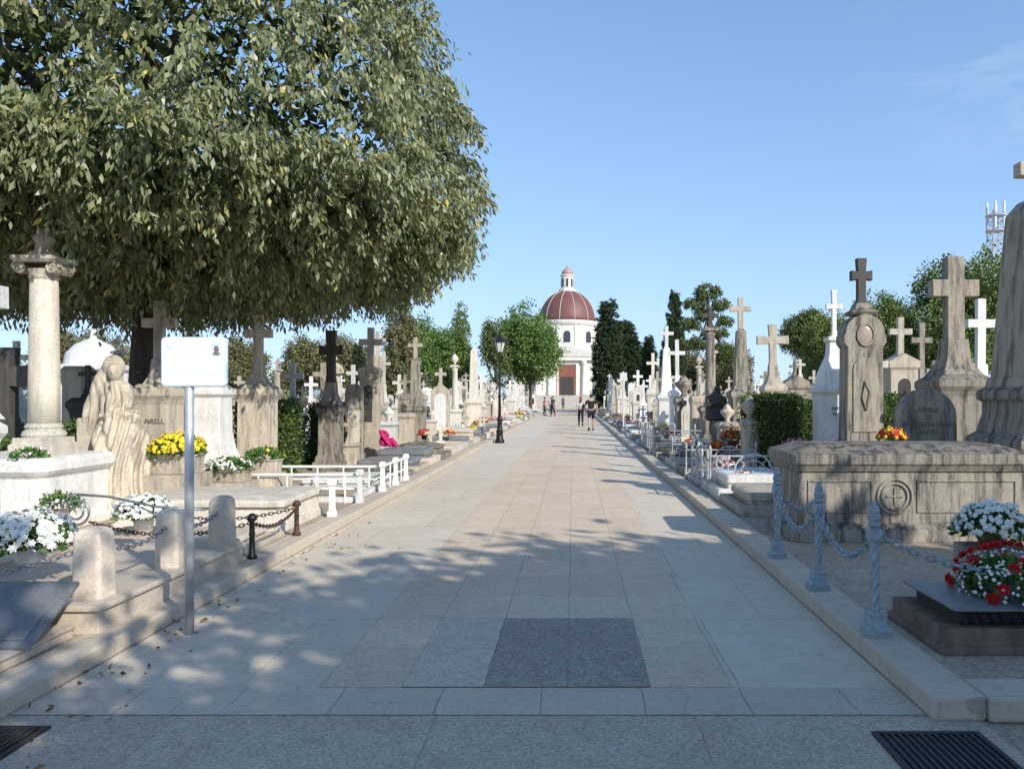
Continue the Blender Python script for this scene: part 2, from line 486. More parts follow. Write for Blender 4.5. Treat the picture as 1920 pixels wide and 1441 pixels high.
n = 170
xs = np.where(NR.random(n) < .7, -2.84 + np.abs(NR.normal(size=n)) * .2, NR.uniform(-2.8, 1.8, n))
P = np.stack([xs, 2.9 + NR.random(n) ** 1.4 * 7, np.full(n, .012)], 1)
D = np.concatenate([NR.normal(size=(n, 2)), NR.uniform(-.1, .25, (n, 1))], 1)
keep = NR.random(n) < np.where(xs < -2.2, 1, .15)
o = part(None, 'fallen_leaves', leaves('fallen_leaves', P[keep], D[keep], NR.uniform(.025, .055, keep.sum()), M['leaf_dry'], .5), None)
o['kind'] = 'stuff'; o['label'] = 'dry brown leaves fallen along the kerb'; o['category'] = 'leaves'

def drain(x0, x1, y0, y1):
    t = thing('drain_grate', 'dark slotted metal drain grate set in the paving', 'drain', ((x0 + x1) / 2, (y0 + y1) / 2, 0), group='drain grates in the paving')
    w = (x1 - x0) / 2; d = (y1 - y0) / 2
    m = MB(); m.box(-w + .01, w - .01, -d + .01, d - .01, .001, .004); part(t, 'dark_pit_plate', m, M['black'])  # flat black plate above the paving, painted shade instead of a real pit
    m = MB()
    m.box(-w, w, -d, -d + .025, 0, .014).box(-w, w, d - .025, d, 0, .014).box(-w, -w + .025, -d + .026, d - .026, 0, .013).box(w - .025, w, -d + .026, d - .026, 0, .013)
    part(t, 'frame', m, M['grate'])
    m = MB(); i = -w + .045
    while i < w - .04:
        m.box(i, i + .014, -d + .027, d - .027, .004, .012); i += .034
    part(t, 'bars', m, M['grate'])
drain(1.42, 1.93, 3.0, 3.66)
drain(-3.05, -2.53, 3.0, 3.72)

# ------------------------------------------------------------------ monuments
def cross_pts(w, h, t, ay=.68, fl=1.0):
    a = t / 2; b = h * ay - t / 2; c = h * ay + t / 2; f = a * fl; e = w / 2
    g = (f - a)
    return [(-f, 0), (f, 0), (a, h * .12), (a, b), (e, b - g), (e, c + g), (a, c), (f, h), (-f, h), (-a, c), (-e, c + g), (-e, b - g), (-a, b), (-a, h * .12)]

def mk_cross(m, x, z, w, h, t, dep, ay=.68, fl=1.0, y=0):
    m.prism([(x + p[0], z + p[1]) for p in cross_pts(w, h, t, ay, fl)], y - dep / 2, y + dep / 2)

def pedprof(hw, h):
    return [(hw * 1.4, 0), (hw * 1.4, h * .13), (hw * 1.22, h * .13), (hw * 1.2, h * .2), (hw * 1.02, h * .25), (hw, h * .28), (hw * .98, h * .82), (hw * 1.06, h * .86), (hw * 1.2, h * .9), (hw * 1.2, h * .95), (hw * .85, h)]

def arch(w, h, k=9, pointed=False):
    a = w / 2; pts = [(-a, 0), (a, 0)]
    if pointed:
        pts += [(a, h - a * .9), (0, h), (-a, h - a * .9)]
    else:
        for i in range(k):
            t = math.pi * i / (k - 1); pts.append((a * math.cos(t), h - a + a * math.sin(t)))
    return pts

DESC = {'lime': 'weathered beige limestone', 'limed': 'stained limestone', 'cream': 'cream stone', 'white': 'white marble', 'grey': 'grey stained stone', 'dark': 'dark blackened stone', 'beige': 'beige marble'}

def monument(kind, x, y, H, W, mat, cmat=None, rz=0, z=.1, hp=None, label=None, text=None, tsize=.07, bev=.01, cw=None, ct=None, top='cross', group=None, asp=1.0):
    cmat = cmat or mat
    d = DESC.get(mat, 'stone'); dc = DESC.get(cmat, 'stone')
    hw = W / 2
    NAME = {'cross': 'grave_cross', 'obelisk': 'grave_obelisk', 'column': 'grave_column', 'stele': 'grave_stele', 'aedicula': 'grave_shrine', 'block': 'grave_pedestal', 'urn': 'grave_urn', 'statue': 'grave_statue'}[kind]
    LB = {'cross': f'{dc} cross on a moulded {d} pedestal', 'obelisk': f'{d} obelisk on a moulded pedestal', 'column': f'{d} round column on a square pedestal', 'stele': f'upright {d} gravestone with arched top', 'aedicula': f'small {d} tomb shrine with gable and niche', 'block': f'{d} tomb pedestal without cross', 'urn': f'{d} funerary urn on a pedestal', 'statue': f'{d} robed figure standing on a pedestal'}[kind]
    t = thing(NAME, label or LB, 'gravestone', (x, y, z), (R.uniform(-.012, .012), R.uniform(-.012, .012), rz), group)
    H = H - z
    if kind == 'cross':
        hp_ = hp or H * .5
        part(t, 'pedestal', MB().sq(pedprof(hw, hp_), asp=asp), M[mat], bevel=bev)
        ch = H - hp_; w = cw or min(ch * .58, W * 1.1); tt = ct or w * .24
        sp = MB().sq([(tt * 1.2, 0), (tt * .95, ch * .06), (tt * .7, ch * .14), (tt * .6, ch * .3)], z=hp_ - .002)
        part(t, 'socket', sp, M[mat], bevel=bev * .6)
        m = MB(); mk_cross(m, 0, hp_ + ch * .3 - .003, w, ch * .7, tt, tt * .75, .62, R.choice([1, 1, 1.25]))
        part(t, 'cross', m, M[cmat], bevel=bev * .6)
    elif kind == 'obelisk':
        hp_ = hp or H * .38
        part(t, 'pedestal', MB().sq(pedprof(hw, hp_)), M[mat], bevel=bev)
        topz = H if top == 'point' else H * .82
        s = MB().sq([(hw * .8, hp_ - .002), (hw * .8, hp_ + .06), (hw * .66, hp_ + .08), (hw * .42, topz - hw * .45), (.02, topz)])
        part(t, 'shaft', s, M[mat], bevel=bev * .6)
        if top != 'point':
            ch = H - topz + .1; m = MB(); mk_cross(m, 0, topz - .1, ch * .62, ch, ch * .15, ch * .12, .66); part(t, 'cross', m, M[cmat], bevel=bev * .5)
    elif kind == 'column':
        hp_ = hp or H * .33
        part(t, 'pedestal', MB().sq(pedprof(hw, hp_)), M[mat], bevel=bev)
        r = hw * .55; ht = H * .84 - hp_
        m = MB().lathe([(r * 1.3, 0), (r * 1.3, .05), (r * 1.05, .09), (r, .13), (r * .84, ht * .9), (r * .9, ht * .91), (r * .84, ht * .93), (r * 1.2, ht)], z=hp_ - .002, seg=14)
        part(t, 'shaft', m, M[mat], True)
        part(t, 'capital', MB().sq([(r * 1.35, 0), (r * 1.35, .06), (r * .6, .1)], z=hp_ + ht - .004), M[mat], bevel=bev * .5)
        tz = hp_ + ht + .09; ch = H - tz
        if top == 'urn':
            part(t, 'urn', MB().lathe([(.03, 0), (.03, .05), (ch * .35, ch * .45), (ch * .3, ch * .7), (.03, ch)], z=tz, seg=12), M[cmat], True)
        else:
            m = MB(); mk_cross(m, 0, tz - .01, ch * .8, ch, ch * .2, ch * .15, .62); part(t, 'cross', m, M[cmat], bevel=bev * .5)
    elif kind == 'stele':
        part(t, 'base', MB().sq([(hw * 1.25, 0), (hw * 1.25, .15), (hw * 1.1, .18), (hw * 1.1, .3)], asp=.55), M[mat], bevel=bev)
        sh = H * (.8 if top == 'cross' else 1) - .3
        part(t, 'slab', MB().prism([(p[0], p[1] + .298) for p in arch(W, sh, 9, R.random() < .4)], -hw * .35, hw * .35), M[mat], bevel=bev)
        part(t, 'panel', MB().prism([(p[0], p[1] + .42) for p in arch(W * .66, sh * .72)], -hw * .35 - .015, -hw * .35 + .005), M['white' if R.random() < .5 else 'cream'], bevel=.003)
        if top == 'cross':
            ch = H * .2 + .04; m = MB(); mk_cross(m, 0, H - ch, ch * .7, ch, ch * .2, ch * .18, .62); part(t, 'cross', m, M[cmat], bevel=bev * .5)
    elif kind == 'aedicula':
        hb = H * .66
        part(t, 'wall', MB().sq([(hw * 1.3, 0), (hw * 1.3, hb * .1), (hw * 1.1, hb * .12), (hw * 1.1, hb * .3), (hw, hb * .33), (hw, hb * .93), (hw * 1.15, hb * .96), (hw * 1.15, hb)], asp=.8), M[mat], bevel=bev)
        part(t, 'roof', MB().prism([(-hw * 1.2, hb - .002), (hw * 1.2, hb - .002), (hw * 1.2, hb + .05), (0, hb + hw * .75), (-hw * 1.2, hb + .05)], -hw * .9, hw * .9), M[mat], bevel=bev * .6)
        part(t, 'niche', MB().prism([(p[0], p[1] + hb * .42) for p in arch(hw * .95, hb * .42)], -hw * .8 - .006, -hw * .8 + .01), M['niche'])  # thin dark plate proud of the wall; its colour stands for recess shade
        cz = hb + hw * .7; ch = H - cz
        m = MB(); mk_cross(m, 0, cz - .02, ch * .6, ch, ch * .16, ch * .14, .62); part(t, 'cross', m, M[cmat], bevel=bev * .5)
    elif kind == 'block':
        part(t, 'pedestal', MB().sq(pedprof(hw, H)), M[mat], bevel=bev)
    elif kind == 'urn':
        hp_ = H * .7
        part(t, 'pedestal', MB().sq(pedprof(hw, hp_)), M[mat], bevel=bev)
        q = H - hp_
        part(t, 'urn', MB().lathe([(q * .2, 0), (q * .1, q * .15), (q * .38, q * .5), (q * .4, q * .62), (q * .2, q * .75), (q * .22, q * .8), (.02, q)], z=hp_ - .002, seg=14), M[cmat], True)
    elif kind == 'statue':
        hp_ = hp or H * .55
        part(t, 'pedestal', MB().sq(pedprof(hw, hp_)), M[mat], bevel=bev)
        q = H - hp_
        m = MB()
        rs = []
        for r, zz, dx in ((.24, 0, 0), (.2, .15, 0), (.16, .4, .01), (.14, .55, .02), (.17, .68, .02), (.19, .76, .01), (.13, .82, 0), (.055, .85, 0), (.06, .87, .01), (.085, .92, .02), (.08, .96, .02), (.02, 1.0, .02)):
            ring = []
            for j in range(20):
                a = 2 * math.pi * j / 20; fold = 1 + (.1 * math.sin(a * 7) if zz < .6 else 0)
                ring.append((dx * q + r * q * fold * math.cos(a), r * q * .72 * fold * math.sin(a), zz * q))
            rs.append(ring)
        m.rings(rs, Matrix.Translation((0, 0, hp_ - .002)))
        s = -1 if R.random() < .5 else 1
        m.tube([(s * q * .17, 0, hp_ + q * .76), (s * q * .24, -q * .05, hp_ + q * .6), (s * q * .1, -q * .17, hp_ + q * .58)], [q * .05, q * .045, q * .03], 8)
        m.tube([(-s * q * .17, 0, hp_ + q * .76), (-s * q * .25, -q * .02, hp_ + q * .58), (-s * q * .2, -q * .1, hp_ + q * .42)], [q * .05, q * .045, q * .03], 8)
        part(t, 'figure', m, M[cmat], True)
    if text:
        for i, (s, zz) in enumerate(text):
            text_mesh(t, s, tsize, M['letters'], (0, -hw * 1.0 * asp - .003, zz))
    return t

def yaw(a=4): return math.radians(R.uniform(-a, a))

# column with ionic capital
t = thing('grave_column', 'tall cream column with scrolled capital on marble plinth', 'gravestone', (-6.2, 9, .1))
part(t, 'plinth', MB().rr(-1.5, .45, -.7, .6, .12, [(.05, 0), (.05, .1), (0, .12), (0, .62), (.04, .66), (.07, .7), (.07, .8), (0, .84)]), M['white'], bevel=.01)
part(t, 'base', MB().sq([(.25, 0), (.25, .12), (.22, .14), (.22, .2)], z=.838).lathe([(.21, 0), (.23, .04), (.21, .08), (.18, .1), (.2, .13), (.17, .17)], z=1.03, seg=24), M['cream'], bevel=.008)
part(t, 'shaft', MB().lathe([(.162, 0), (.16, .5), (.148, 1.4), (.14, 1.8)], z=1.19, seg=28), M['cream'], True)
m = MB().lathe([(.145, 0), (.16, .03), (.145, .05), (.17, .12)], z=2.87, seg=24)
m.sq([(.21, 0), (.235, .03), (.235, .07)], z=3.06)
for sx in (-1, 1):
    for sy in (-1, 1):
        pts = []
        for i in range(26):
            a = i / 25 * 3.6 * math.pi; r = .085 * (1 - i / 29)
            pts.append((sx * (.195 + r * math.cos(a) * .9), sy * .15, 3.0 + r * math.sin(a)))
        m.tube(pts, .018, 6)
    m.lathe([(.055, -.15), (.068, -.08), (.055, 0), (.068, .08), (.055, .15)], seg=14, mtx=Matrix.Translation((sx * .195, 0, 3.0)) @ Matrix.Rotation(math.pi / 2, 4, 'X'))
part(t, 'capital', m, M['lime'], bevel=0)
part(t, 'finial', MB().lathe([(.15, 0), (.155, .05), (.1, .09), (.085, .16), (.12, .22), (.09, .27), (.05, .33), (.02, .36)], z=3.13, seg=18), M['lime'], True)

def remesh_obj(mb, vox, sub_smooth=6, fold=None):
    me = mb.mesh('tmp', M['lime'])
    o = link(bpy.data.objects.new('tmp', me))
    r = o.modifiers.new('r', 'REMESH'); r.mode = 'VOXEL'; r.voxel_size = vox
    s = o.modifiers.new('s', 'SMOOTH'); s.iterations = sub_smooth; s.factor = .6
    bpy.context.view_layer.update()
    me2 = bpy.data.meshes.new_from_object(o.evaluated_get(bpy.context.evaluated_depsgraph_get()))
    bpy.data.objects.remove(o)
    n = len(me2.vertices)
    if fold and n:
        co = np.zeros(n * 3, np.float32); me2.vertices.foreach_get('co', co); co = co.reshape(-1, 3)
        no = np.zeros(n * 3, np.float32); me2.vertex_normals.foreach_get('vector', no)
        no = no.reshape(-1, 3)
        co = co + no * fold(co)[:, None]
        me2.vertices.foreach_set('co', co.astype(np.float32).ravel())
    me2.polygons.foreach_set('use_smooth', [True] * len(me2.polygons))
    me2.update()
    return me2
t = thing('mourning_statue', 'stone statue of veiled mourning woman bowed over a block', 'statue', (-5.87, 10.0, .1))
part(t, 'block', MB().sq([(.34, 0), (.34, .1), (.3, .12), (.29, 1.22), (.28, 1.24)], x=-.22, y=.12, asp=.9), M['lime'], bevel=.012)
m = MB()
m.ell(-.01, -.15, 1.83, .08, .09, .12)                       # bowed face
m.ell(.01, -.235, 1.82, .018, .03, .03)                      # nose
m.ell(-.1, -.02, 1.90, .13, .15, .16)                        # veil over head
m.tube([(-.12, .02, 1.92), (-.2, .03, 1.72), (-.27, .03, 1.45), (-.34, -.02, 1.22), (-.38, -.05, 1.05)], [.12, .17, .2, .17, .1], 18)
m.tube([(-.06, -.03, 1.70), (-.04, -.05, 1.5), (.02, -.08, 1.25)], [.14, .2, .25], 16)
m.tube([(.06, -.06, 1.62), (.19, -.18, 1.42), (.1, -.33, 1.28), (-.08, -.37, 1.27)], [.11, .085, .065, .045], 12)
m.tube([(.0, -.34, 1.3), (.03, -.3, 1.5), (.02, -.24, 1.70)], [.05, .05, .04], 10)
m.tube([(-.02, -.1, 1.18), (.14, -.28, 1.1), (.2, -.34, .8), (.2, -.34, .3), (.22, -.34, .02)], [.24, .2, .16, .19, .24], 18)
m.tube([(.05, -.05, 1.2), (.27, -.16, 1.02), (.35, -.2, .6), (.36, -.2, .02)], [.2, .16, .14, .19], 16)
m.tube([(-.1, -.12, 1.12), (-.06, -.33, .92), (-.04, -.35, .4), (-.04, -.36, .02)], [.18, .13, .12, .17], 16)
def fold(co):
    a = co[:, 0] * 30 + co[:, 1] * 14 + np.sin(co[:, 2] * 3.4) * 3.0
    k = np.clip((1.78 - co[:, 2]) / .4, 0.0, 1)
    s_ = np.sin(a)
    return ((1 - np.abs(s_)) * -.045 + np.sin(a * 2.3 + co[:, 2] * 4) * .008) * k
part(t, 'figure', remesh_obj(m, .013, 5, fold), None)

monument('cross', -6.2, 11.5, 3.05, .5, 'lime', hp=1.7, text=[('VANRELL', 1.15)], tsize=.1, cw=.5, ct=.14, label='beige stone cross on pedestal inscribed VANRELL under the tree')
t = thing('grave_pedestal', 'white stone pedestal with curved scrolled foot', 'gravestone', (-5.65, 12, .1))
part(t, 'pedestal', MB().sq([(.4, 0), (.4, .3), (.36, .33), (.34, .5), (.27, .7), (.23, .95), (.22, 1.5), (.27, 1.55), (.27, 1.62), (.18, 1.7)]), M['white'], bevel=.015)
m = MB(); mk_cross(m, 0, 1.69, .36, .5, .1, .1); part(t, 'cross', m, M['white'], bevel=.008)
monument('cross', -5.35, 13, 3.0, .5, 'lime', hp=1.72, cw=.46, ct=.14, label='beige stone cross on square moulded pedestal under the tree')
monument('cross', -5.05, 16, 3.0, .42, 'grey', 'dark', hp=1.35, cw=.48, ct=.17, label='blackened stone cross on weathered grey pedestal')
monument('cross', -5.5, 6.9, 2.9, .42, 'white', hp=1.3, cw=.8, ct=.2, label='white marble cross with wide arms on pedestal')
monument('stele', -4.75, 16.7, 1.9, .38, 'grey', top='none')
monument('aedicula', -5.05, 19, 3.35, .45, 'lime')
monument('obelisk', -5.35, 21, 3.4, .45, 'lime')
monument('obelisk', -4.7, 23, 3.4, .5, 'grey', 'lime')
monument('stele', -4.5, 26, 2.6, .6, 'lime')
monument('column', -4.6, 30, 3.3, .45, 'cream', top='urn')
monument('obelisk', -4.4, 34, 3.8, .6, 'cream', top='point')
monument('cross', -7.4, 10.0, 2.25, .6, 'dark', hp=.75, cw=1.0, ct=.25, label='thick black stone cross on low base')
monument('cross', -8.2, 13, 2.15, .4, 'dark', hp=1.5, label='small dark cross on dark pedestal')
monument('cross', -7.6, 15, 2.5, .45, 'cream')
monument('cross', -6.4, 17.5, 2.4, .45, 'white')
monument('statue', -6.9, 22, 2.8, .5, 'lime')
t = thing('mausoleum', 'white domed mausoleum behind the tree', 'mausoleum', (-30, 48, .1))
part(t, 'wall', MB().box(-2.2, 2.2, -2, 2, 0, 3.2).box(-2.4, 2.4, -2.2, 2.2, 3.2, 3.5), M['white'])
part(t, 'roof', MB().lathe([(1.6, 3.5), (1.5, 4.2), (1.0, 4.8), (.2, 5.2), (.1, 5.9)], seg=20), M['white'])
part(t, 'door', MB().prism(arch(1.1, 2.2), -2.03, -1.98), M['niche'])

# big obelisk with cross
t = thing('grave_obelisk', 'massive tapered beige obelisk topped by a stone cross', 'gravestone', (5.62, 9.2, .1))
part(t, 'base', MB().sq([(.68, 0), (.68, .3), (.6, .35), (.58, .85), (.62, .92), (.62, 1.0), (.53, 1.08), (.48, 1.3), (.48, 1.45), (.53, 1.48), (.53, 1.58), (.47, 1.62)]), M['grey'], bevel=.015)
part(t, 'shaft', MB().sq([(.46, 1.618), (.44, 1.72), (.41, 1.76), (.29, 3.72), (.2, 3.86), (.12, 3.9)]), M['limed'], bevel=.015)
m = MB(); mk_cross(m, 0, 3.85, .62, .62, .17, .16, .6); part(t, 'cross', m, M['lime'], bevel=.012)
m = MB(); m.prism([(-.29, 2.2), (-.25, 2.2), (-.22, 2.95), (-.26, 2.95)], -.405, -.33)
part(t, 'carved_torch', m, M['grey'])
m = MB(); m.tube([(-.28, -.40, 3.1), (-.19, -.37, 2.9), (-.31, -.40, 2.7), (-.19, -.41, 2.5), (-.28, -.42, 2.3)], .028, 6); part(t, 'carved_ribbon', m, M['grey'], True)

# sarcophagus
t = thing('sarcophagus', 'long weathered stone tomb with cross medallion and panels', 'tomb', (3.55, 8.55, .1))
L = 1.2; Dp = .52
part(t, 'body', MB().rr(-L, L, -Dp, Dp, .06, [(.09, 0), (.09, .12), (.05, .16), (.0, .2), (0, .72)]), M['grey'], bevel=.008)
part(t, 'lid', MB().rr(-L, L, -Dp, Dp, .07, [(.0, .718), (.02, .73), (.05, .79), (.07, .81), (.07, .9), (.05, .915), (-.2, 1.0)]), M['grey'], bevel=.006)
yf = -Dp
def frame(m, x0, x1, z0, z1, y, w=.018, d=.014):
    m.box(x0, x1, y - d, y + .005, z0, z0 + w).box(x0, x1, y - d, y + .005, z1 - w, z1).box(x0, x0 + w, y - d, y + .005, z0 + w, z1 - w).box(x1 - w, x1, y - d, y + .005, z0 + w, z1 - w)
for a, b in ((-1.1, -.42), (.04, 1.08)):
    m = MB(); frame(m, a, b, .3, .64, yf); part(t, 'panel', m, M['grey'], bevel=.003)
m = MB(); mx = -.19
for r in (.18, .135):
    m.tube([(r * math.cos(a) + mx, yf - .008, .47 + r * math.sin(a)) for a in [2 * math.pi * i / 32 for i in range(32)]], .014, 6, closed=True)
m.box(mx - .008, mx + .008, yf - .014, yf + .004, .38, .56).box(mx - .09, mx + .09, yf - .0145, yf + .004, .462, .478)
part(t, 'medallion', m, M['limed'])

monument('cross', 5.95, 12, 3.8, .72, 'grey', 'limed', hp=1.85, cw=.72, ct=.26, label='large thick stone cross on heavy stained pedestal')
t = thing('grave_stele', 'arched stone gravestone carved MARGARITA GARAU', 'gravestone', (4.85, 10.6, .1))
part(t, 'base', MB().sq([(.5, 0), (.5, .3), (.44, .35), (.44, .9)], asp=.5), M['grey'], bevel=.01)
part(t, 'slab', MB().prism([(p[0], p[1] + .898) for p in arch(.78, .72, 13)], -.12, .12), M['grey'], bevel=.015)
text_mesh(t, 'FAMILIA\nDE\nMARGARITA GARAU\nSASTRE', .1, M['carved'], (0, -.122, 1.18), sx=.8)
t = thing('grave_stele', 'tall dark arched monument with portrait relief and cross', 'gravestone', (4.68, 12.5, .1))
part(t, 'base', MB().sq([(.43, 0), (.43, .5), (.37, .55), (.35, .8)], asp=.65), M['grey'], bevel=.012)
part(t, 'slab', MB().prism([(-.30, .798), (.30, .798), (.28, 2.3), (.34, 2.38), (.34, 2.5)] + [(.32 * math.cos(a), 2.52 + .32 * math.sin(a)) for a in [math.pi * i / 10 for i in range(11)]] + [(-.34, 2.5), (-.34, 2.38), (-.28, 2.3)], -.2, .2), M['grey'], bevel=.012)
m = MB(); m.prism([(p[0], p[1] + .95) for p in arch(.4, 1.2)], -.22, -.19); part(t, 'panel', m, M['limed'], bevel=.004)
m = MB(); m.tube([(.13 * math.cos(a), -.21, 2.5 + .17 * math.sin(a)) for a in [2 * math.pi * i / 24 for i in range(24)]], .02, 6, closed=True); part(t, 'medallion', m, M['limed'], True)
part(t, 'portrait', MB().ell(0, -.202, 2.5, .12, .02, .16), M['portrait'], True)
m = MB(); m.tube([(0, -.23, 1.3), (-.06, -.23, 1.5), (-.02, -.23, 1.75), (.06, -.23, 1.6), (0, -.23, 1.3)], .018, 6); part(t, 'relief', m, M['grey'], True)
part(t, 'capital', MB().sq([(.18, 0), (.22, .05), (.14, .1), (.1, .2)], z=2.83), M['grey'], bevel=.008)
m = MB(); mk_cross(m, 0, 3.02, .34, .74, .13, .12, .62, 1.25); part(t, 'cross', m, M['dark'], bevel=.01)
t = thing('grave_cross', 'slender white cross on white tapering pedestal inscribed FAMILIA', 'gravestone', (4.75, 14, .1))
part(t, 'pedestal', MB().sq([(.38, 0), (.38, .35), (.33, .4), (.3, .55), (.3, 1.55), (.35, 1.6), (.35, 1.68), (.27, 1.72), (.24, 1.95), (.13, 2.25), (.11, 2.5), (.15, 2.53), (.15, 2.58), (.08, 2.62)]), M['white'], bevel=.01)
m = MB(); mk_cross(m, 0, 2.61, .3, .85, .08, .07, .64, 1.3); part(t, 'cross', m, M['white'], bevel=.006)
text_mesh(t, 'FAMILIA\nPARRA', .1, M['letters'], (0, -.304, 1.25), sx=.8)
monument('cross', 7.4, 14, 3.4, .5, 'white', hp=1.6, cw=.5, ct=.15)
monument('cross', 5.75, 22, 3.7, .55, 'lime', hp=1.9, cw=.9, ct=.2, label='wide armed stone cross on pedestal behind a hedge')
monument('obelisk', 3.95, 18, 3.95, .5, 'grey', 'lime', hp=1.7)
monument('column', 3.65, 20.5, 4.0, .5, 'grey', 'dark')
monument('aedicula', 8.5, 20, 3.7, .7, 'lime')
monument('cross', 9.3, 20.5, 3.6, .5, 'grey')
monument('aedicula', 8.1, 28, 3.0, 1.0, 'grey')
monument('obelisk', 3.6, 30, 4.4, .6, 'white')
monument('cross', 3.6, 26.5, 3.6, .5, 'white')
monument('urn', 3.4, 23.5, 2.3, .5, 'grey')
monument('column', 4.5, 25, 3.6, .5, 'cream')
monument('cross', 6.9, 17.5, 2.7, .5, 'cream')
monument('aedicula', 7.6, 16.2, 2.4, .6, 'grey')

t = thing('grave_statue', 'dark bronze kneeling figure on a grave', 'statue', (3.45, 18.6, .1))
part(t, 'base', MB().sq([(.35, 0), (.35, .6), (.3, .65), (.3, .95)]), M['grey'], bevel=.01)
m = MB(); m.ell(0, 0, 1.2, .26, .2, .3); m.ell(0, -.02, 1.45, .2, .15, .2); m.ell(.02, -.08, 1.68, .09, .1, .12); m.tube([(-.2, 0, 1.5), (-.22, -.2, 1.3), (0, -.25, 1.4)], .06, 8); m.tube([(.2, 0, 1.5), (.22, -.2, 1.3), (0, -.25, 1.4)], .06, 8); m.ell(0, -.1, 1.03, .3, .28, .12)
fig = remesh_obj(m, .025, 3); fig.materials.clear(); fig.materials.append(M['dark']); part(t, 'figure', fig, None)

GRP = 'old grave monuments in rows'
kinds = ['cross'] * 8 + ['obelisk'] * 4 + ['column'] * 3 + ['stele'] * 4 + ['aedicula'] * 3 + ['statue'] + ['urn'] + ['block']
mats = ['lime'] * 5 + ['cream'] * 6 + ['white'] * 5 + ['grey'] * 3 + ['limed'] + ['dark']
def row(x, y0, y1, step, hmin=1.9, hmax=3.3):
    y = y0
    while y < y1:
        kd = R.choice(kinds); mt = R.choice(mats); cm = mt if R.random() < .75 else R.choice(['lime', 'white', 'grey', 'dark'])
        H = R.uniform(hmin, hmax) * (.75 if kd in ('stele', 'block', 'urn') else 1)
        monument(kd, x + R.uniform(-.35, .35), y, H, R.uniform(.36, .58), mt, cm, yaw(5), top=R.choice(['cross', 'cross', 'urn' if kd == 'column' else 'point']), bev=.008 if y < 30 else 0, group=GRP)
        y += step * R.uniform(.75, 1.3)
row(-4.9, 37, 98, 2.3); row(-7.2, 18.5, 90, 3.0); row(-9.6, 15, 80, 3.6); row(-12.5, 17, 80, 4.2); row(-16.5, 20, 75, 5, 1.9, 3.0); row(-22, 26, 80, 6, 1.9, 3.0)
row(3.6, 32.5, 98, 2.3, 2.2, 3.9); row(6.2, 24.5, 90, 3.0, 2.0, 3.6); row(8.9, 24, 80, 3.6); row(12, 22, 80, 4.0); row(16, 24, 75, 5, 1.9, 3.0); row(22, 32, 80, 6)
row(-6.0, 24, 70, 3.2, 1.8, 3.1); row(4.9, 28, 72, 3.2, 1.9, 3.4); row(7.4, 30, 70, 4, 1.8, 3.2)

GG = 'low grave plots beside the path'
def low_grave(x0, x1, y0, y1, h, mat, style, label=None):
    t = thing('grave', label or {'slab': 'low grave with flat stone slab and kerb', 'pitch': 'low tomb with ridged stone lid', 'gravel': 'kerbed grave filled with pale gravel'}[style] + f' in {DESC.get(mat, "grey granite")}', 'grave', ((x0 + x1) / 2, (y0 + y1) / 2, .1), group=GG)
    a = (x1 - x0) / 2; b = (y1 - y0) / 2
    m = MB(); w = .12
    m.box(-a, a, -b, -b + w, 0, h * .5).box(-a, a, b - w, b, 0, h * .5).box(-a, -a + w, -b + w, b - w, 0, h * .5 - .003).box(a - w, a, -b + w, b - w, 0, h * .5 - .003)
    part(t, 'kerb', m, M[mat], bevel=.01)
    if style == 'slab':
        part(t, 'slab', MB().rr(-a + .16, a - .16, -b + .14, b - .14, .03, [(0, 0), (0, h * .7), (.03, h * .72), (.03, h), (-.01, h + .02)]), M[R.choice(['slab', mat, 'white', 'slab'])], bevel=.005)
    elif style == 'pitch':
        part(t, 'lid', MB().rr(-a + .18, a - .18, -b + .16, b - .16, .03, [(.02, 0), (0, h * .2), (0, h * .9), (.05, h), (.05, h * 1.12), (-b * .55, h * 1.45)]), M[mat], bevel=.005)
    else:
        part(t, 'gravel', MB().box(-a + w + .002, a - w - .002, -b + w + .002, b - w - .002, 0, h * .35), M['dirt'])
        if y0 > 15:
            m = MB(); m.sq([(.12, 0), (.12, .1), (.07, .12)], x=0, z=h * .35); mk_cross(m, 0, h * .35 + .11, .3, .5, .08, .07); part(t, 'cross', m, M[mat], bevel=.005)
    return t
t = thing('grave_platform', 'beige marble raised grave platform with stepped edge', 'grave', (-4.4, 5.9, .1))
part(t, 'platform', MB().rr(-1.5, 1.4, -1.05, 1.07, .01, [(.0, 0), (0, .15), (.03, .155), (.03, .19)]), M['beige'], bevel=.008)
part(t, 'tomb', MB().rr(-1.5, .1, -.6, .75, .03, [(0, .188), (0, .25), (.04, .26), (.04, .31)]), M['beige'], bevel=.008)
PP = []
for (x, y, wd, ht) in ((-3.17, 5.08, .1, .46), (-3.14, 6.0, .095, .45), (-3.1, 6.78, .095, .45)):
    solo('grave_post', 'rounded beige marble post on grave platform edge', 'post', MB().rr(-wd, wd, -wd, wd, .035, [(0, 0), (-.008, ht * .86), (-.018, ht * .93), (-.04, ht * .98), (-.065, ht)]), M['beige'], (x, y, .287), group='marble posts around a grave', smooth=False, bevel=0)
    PP.append((x, y, .287 + ht * .75))

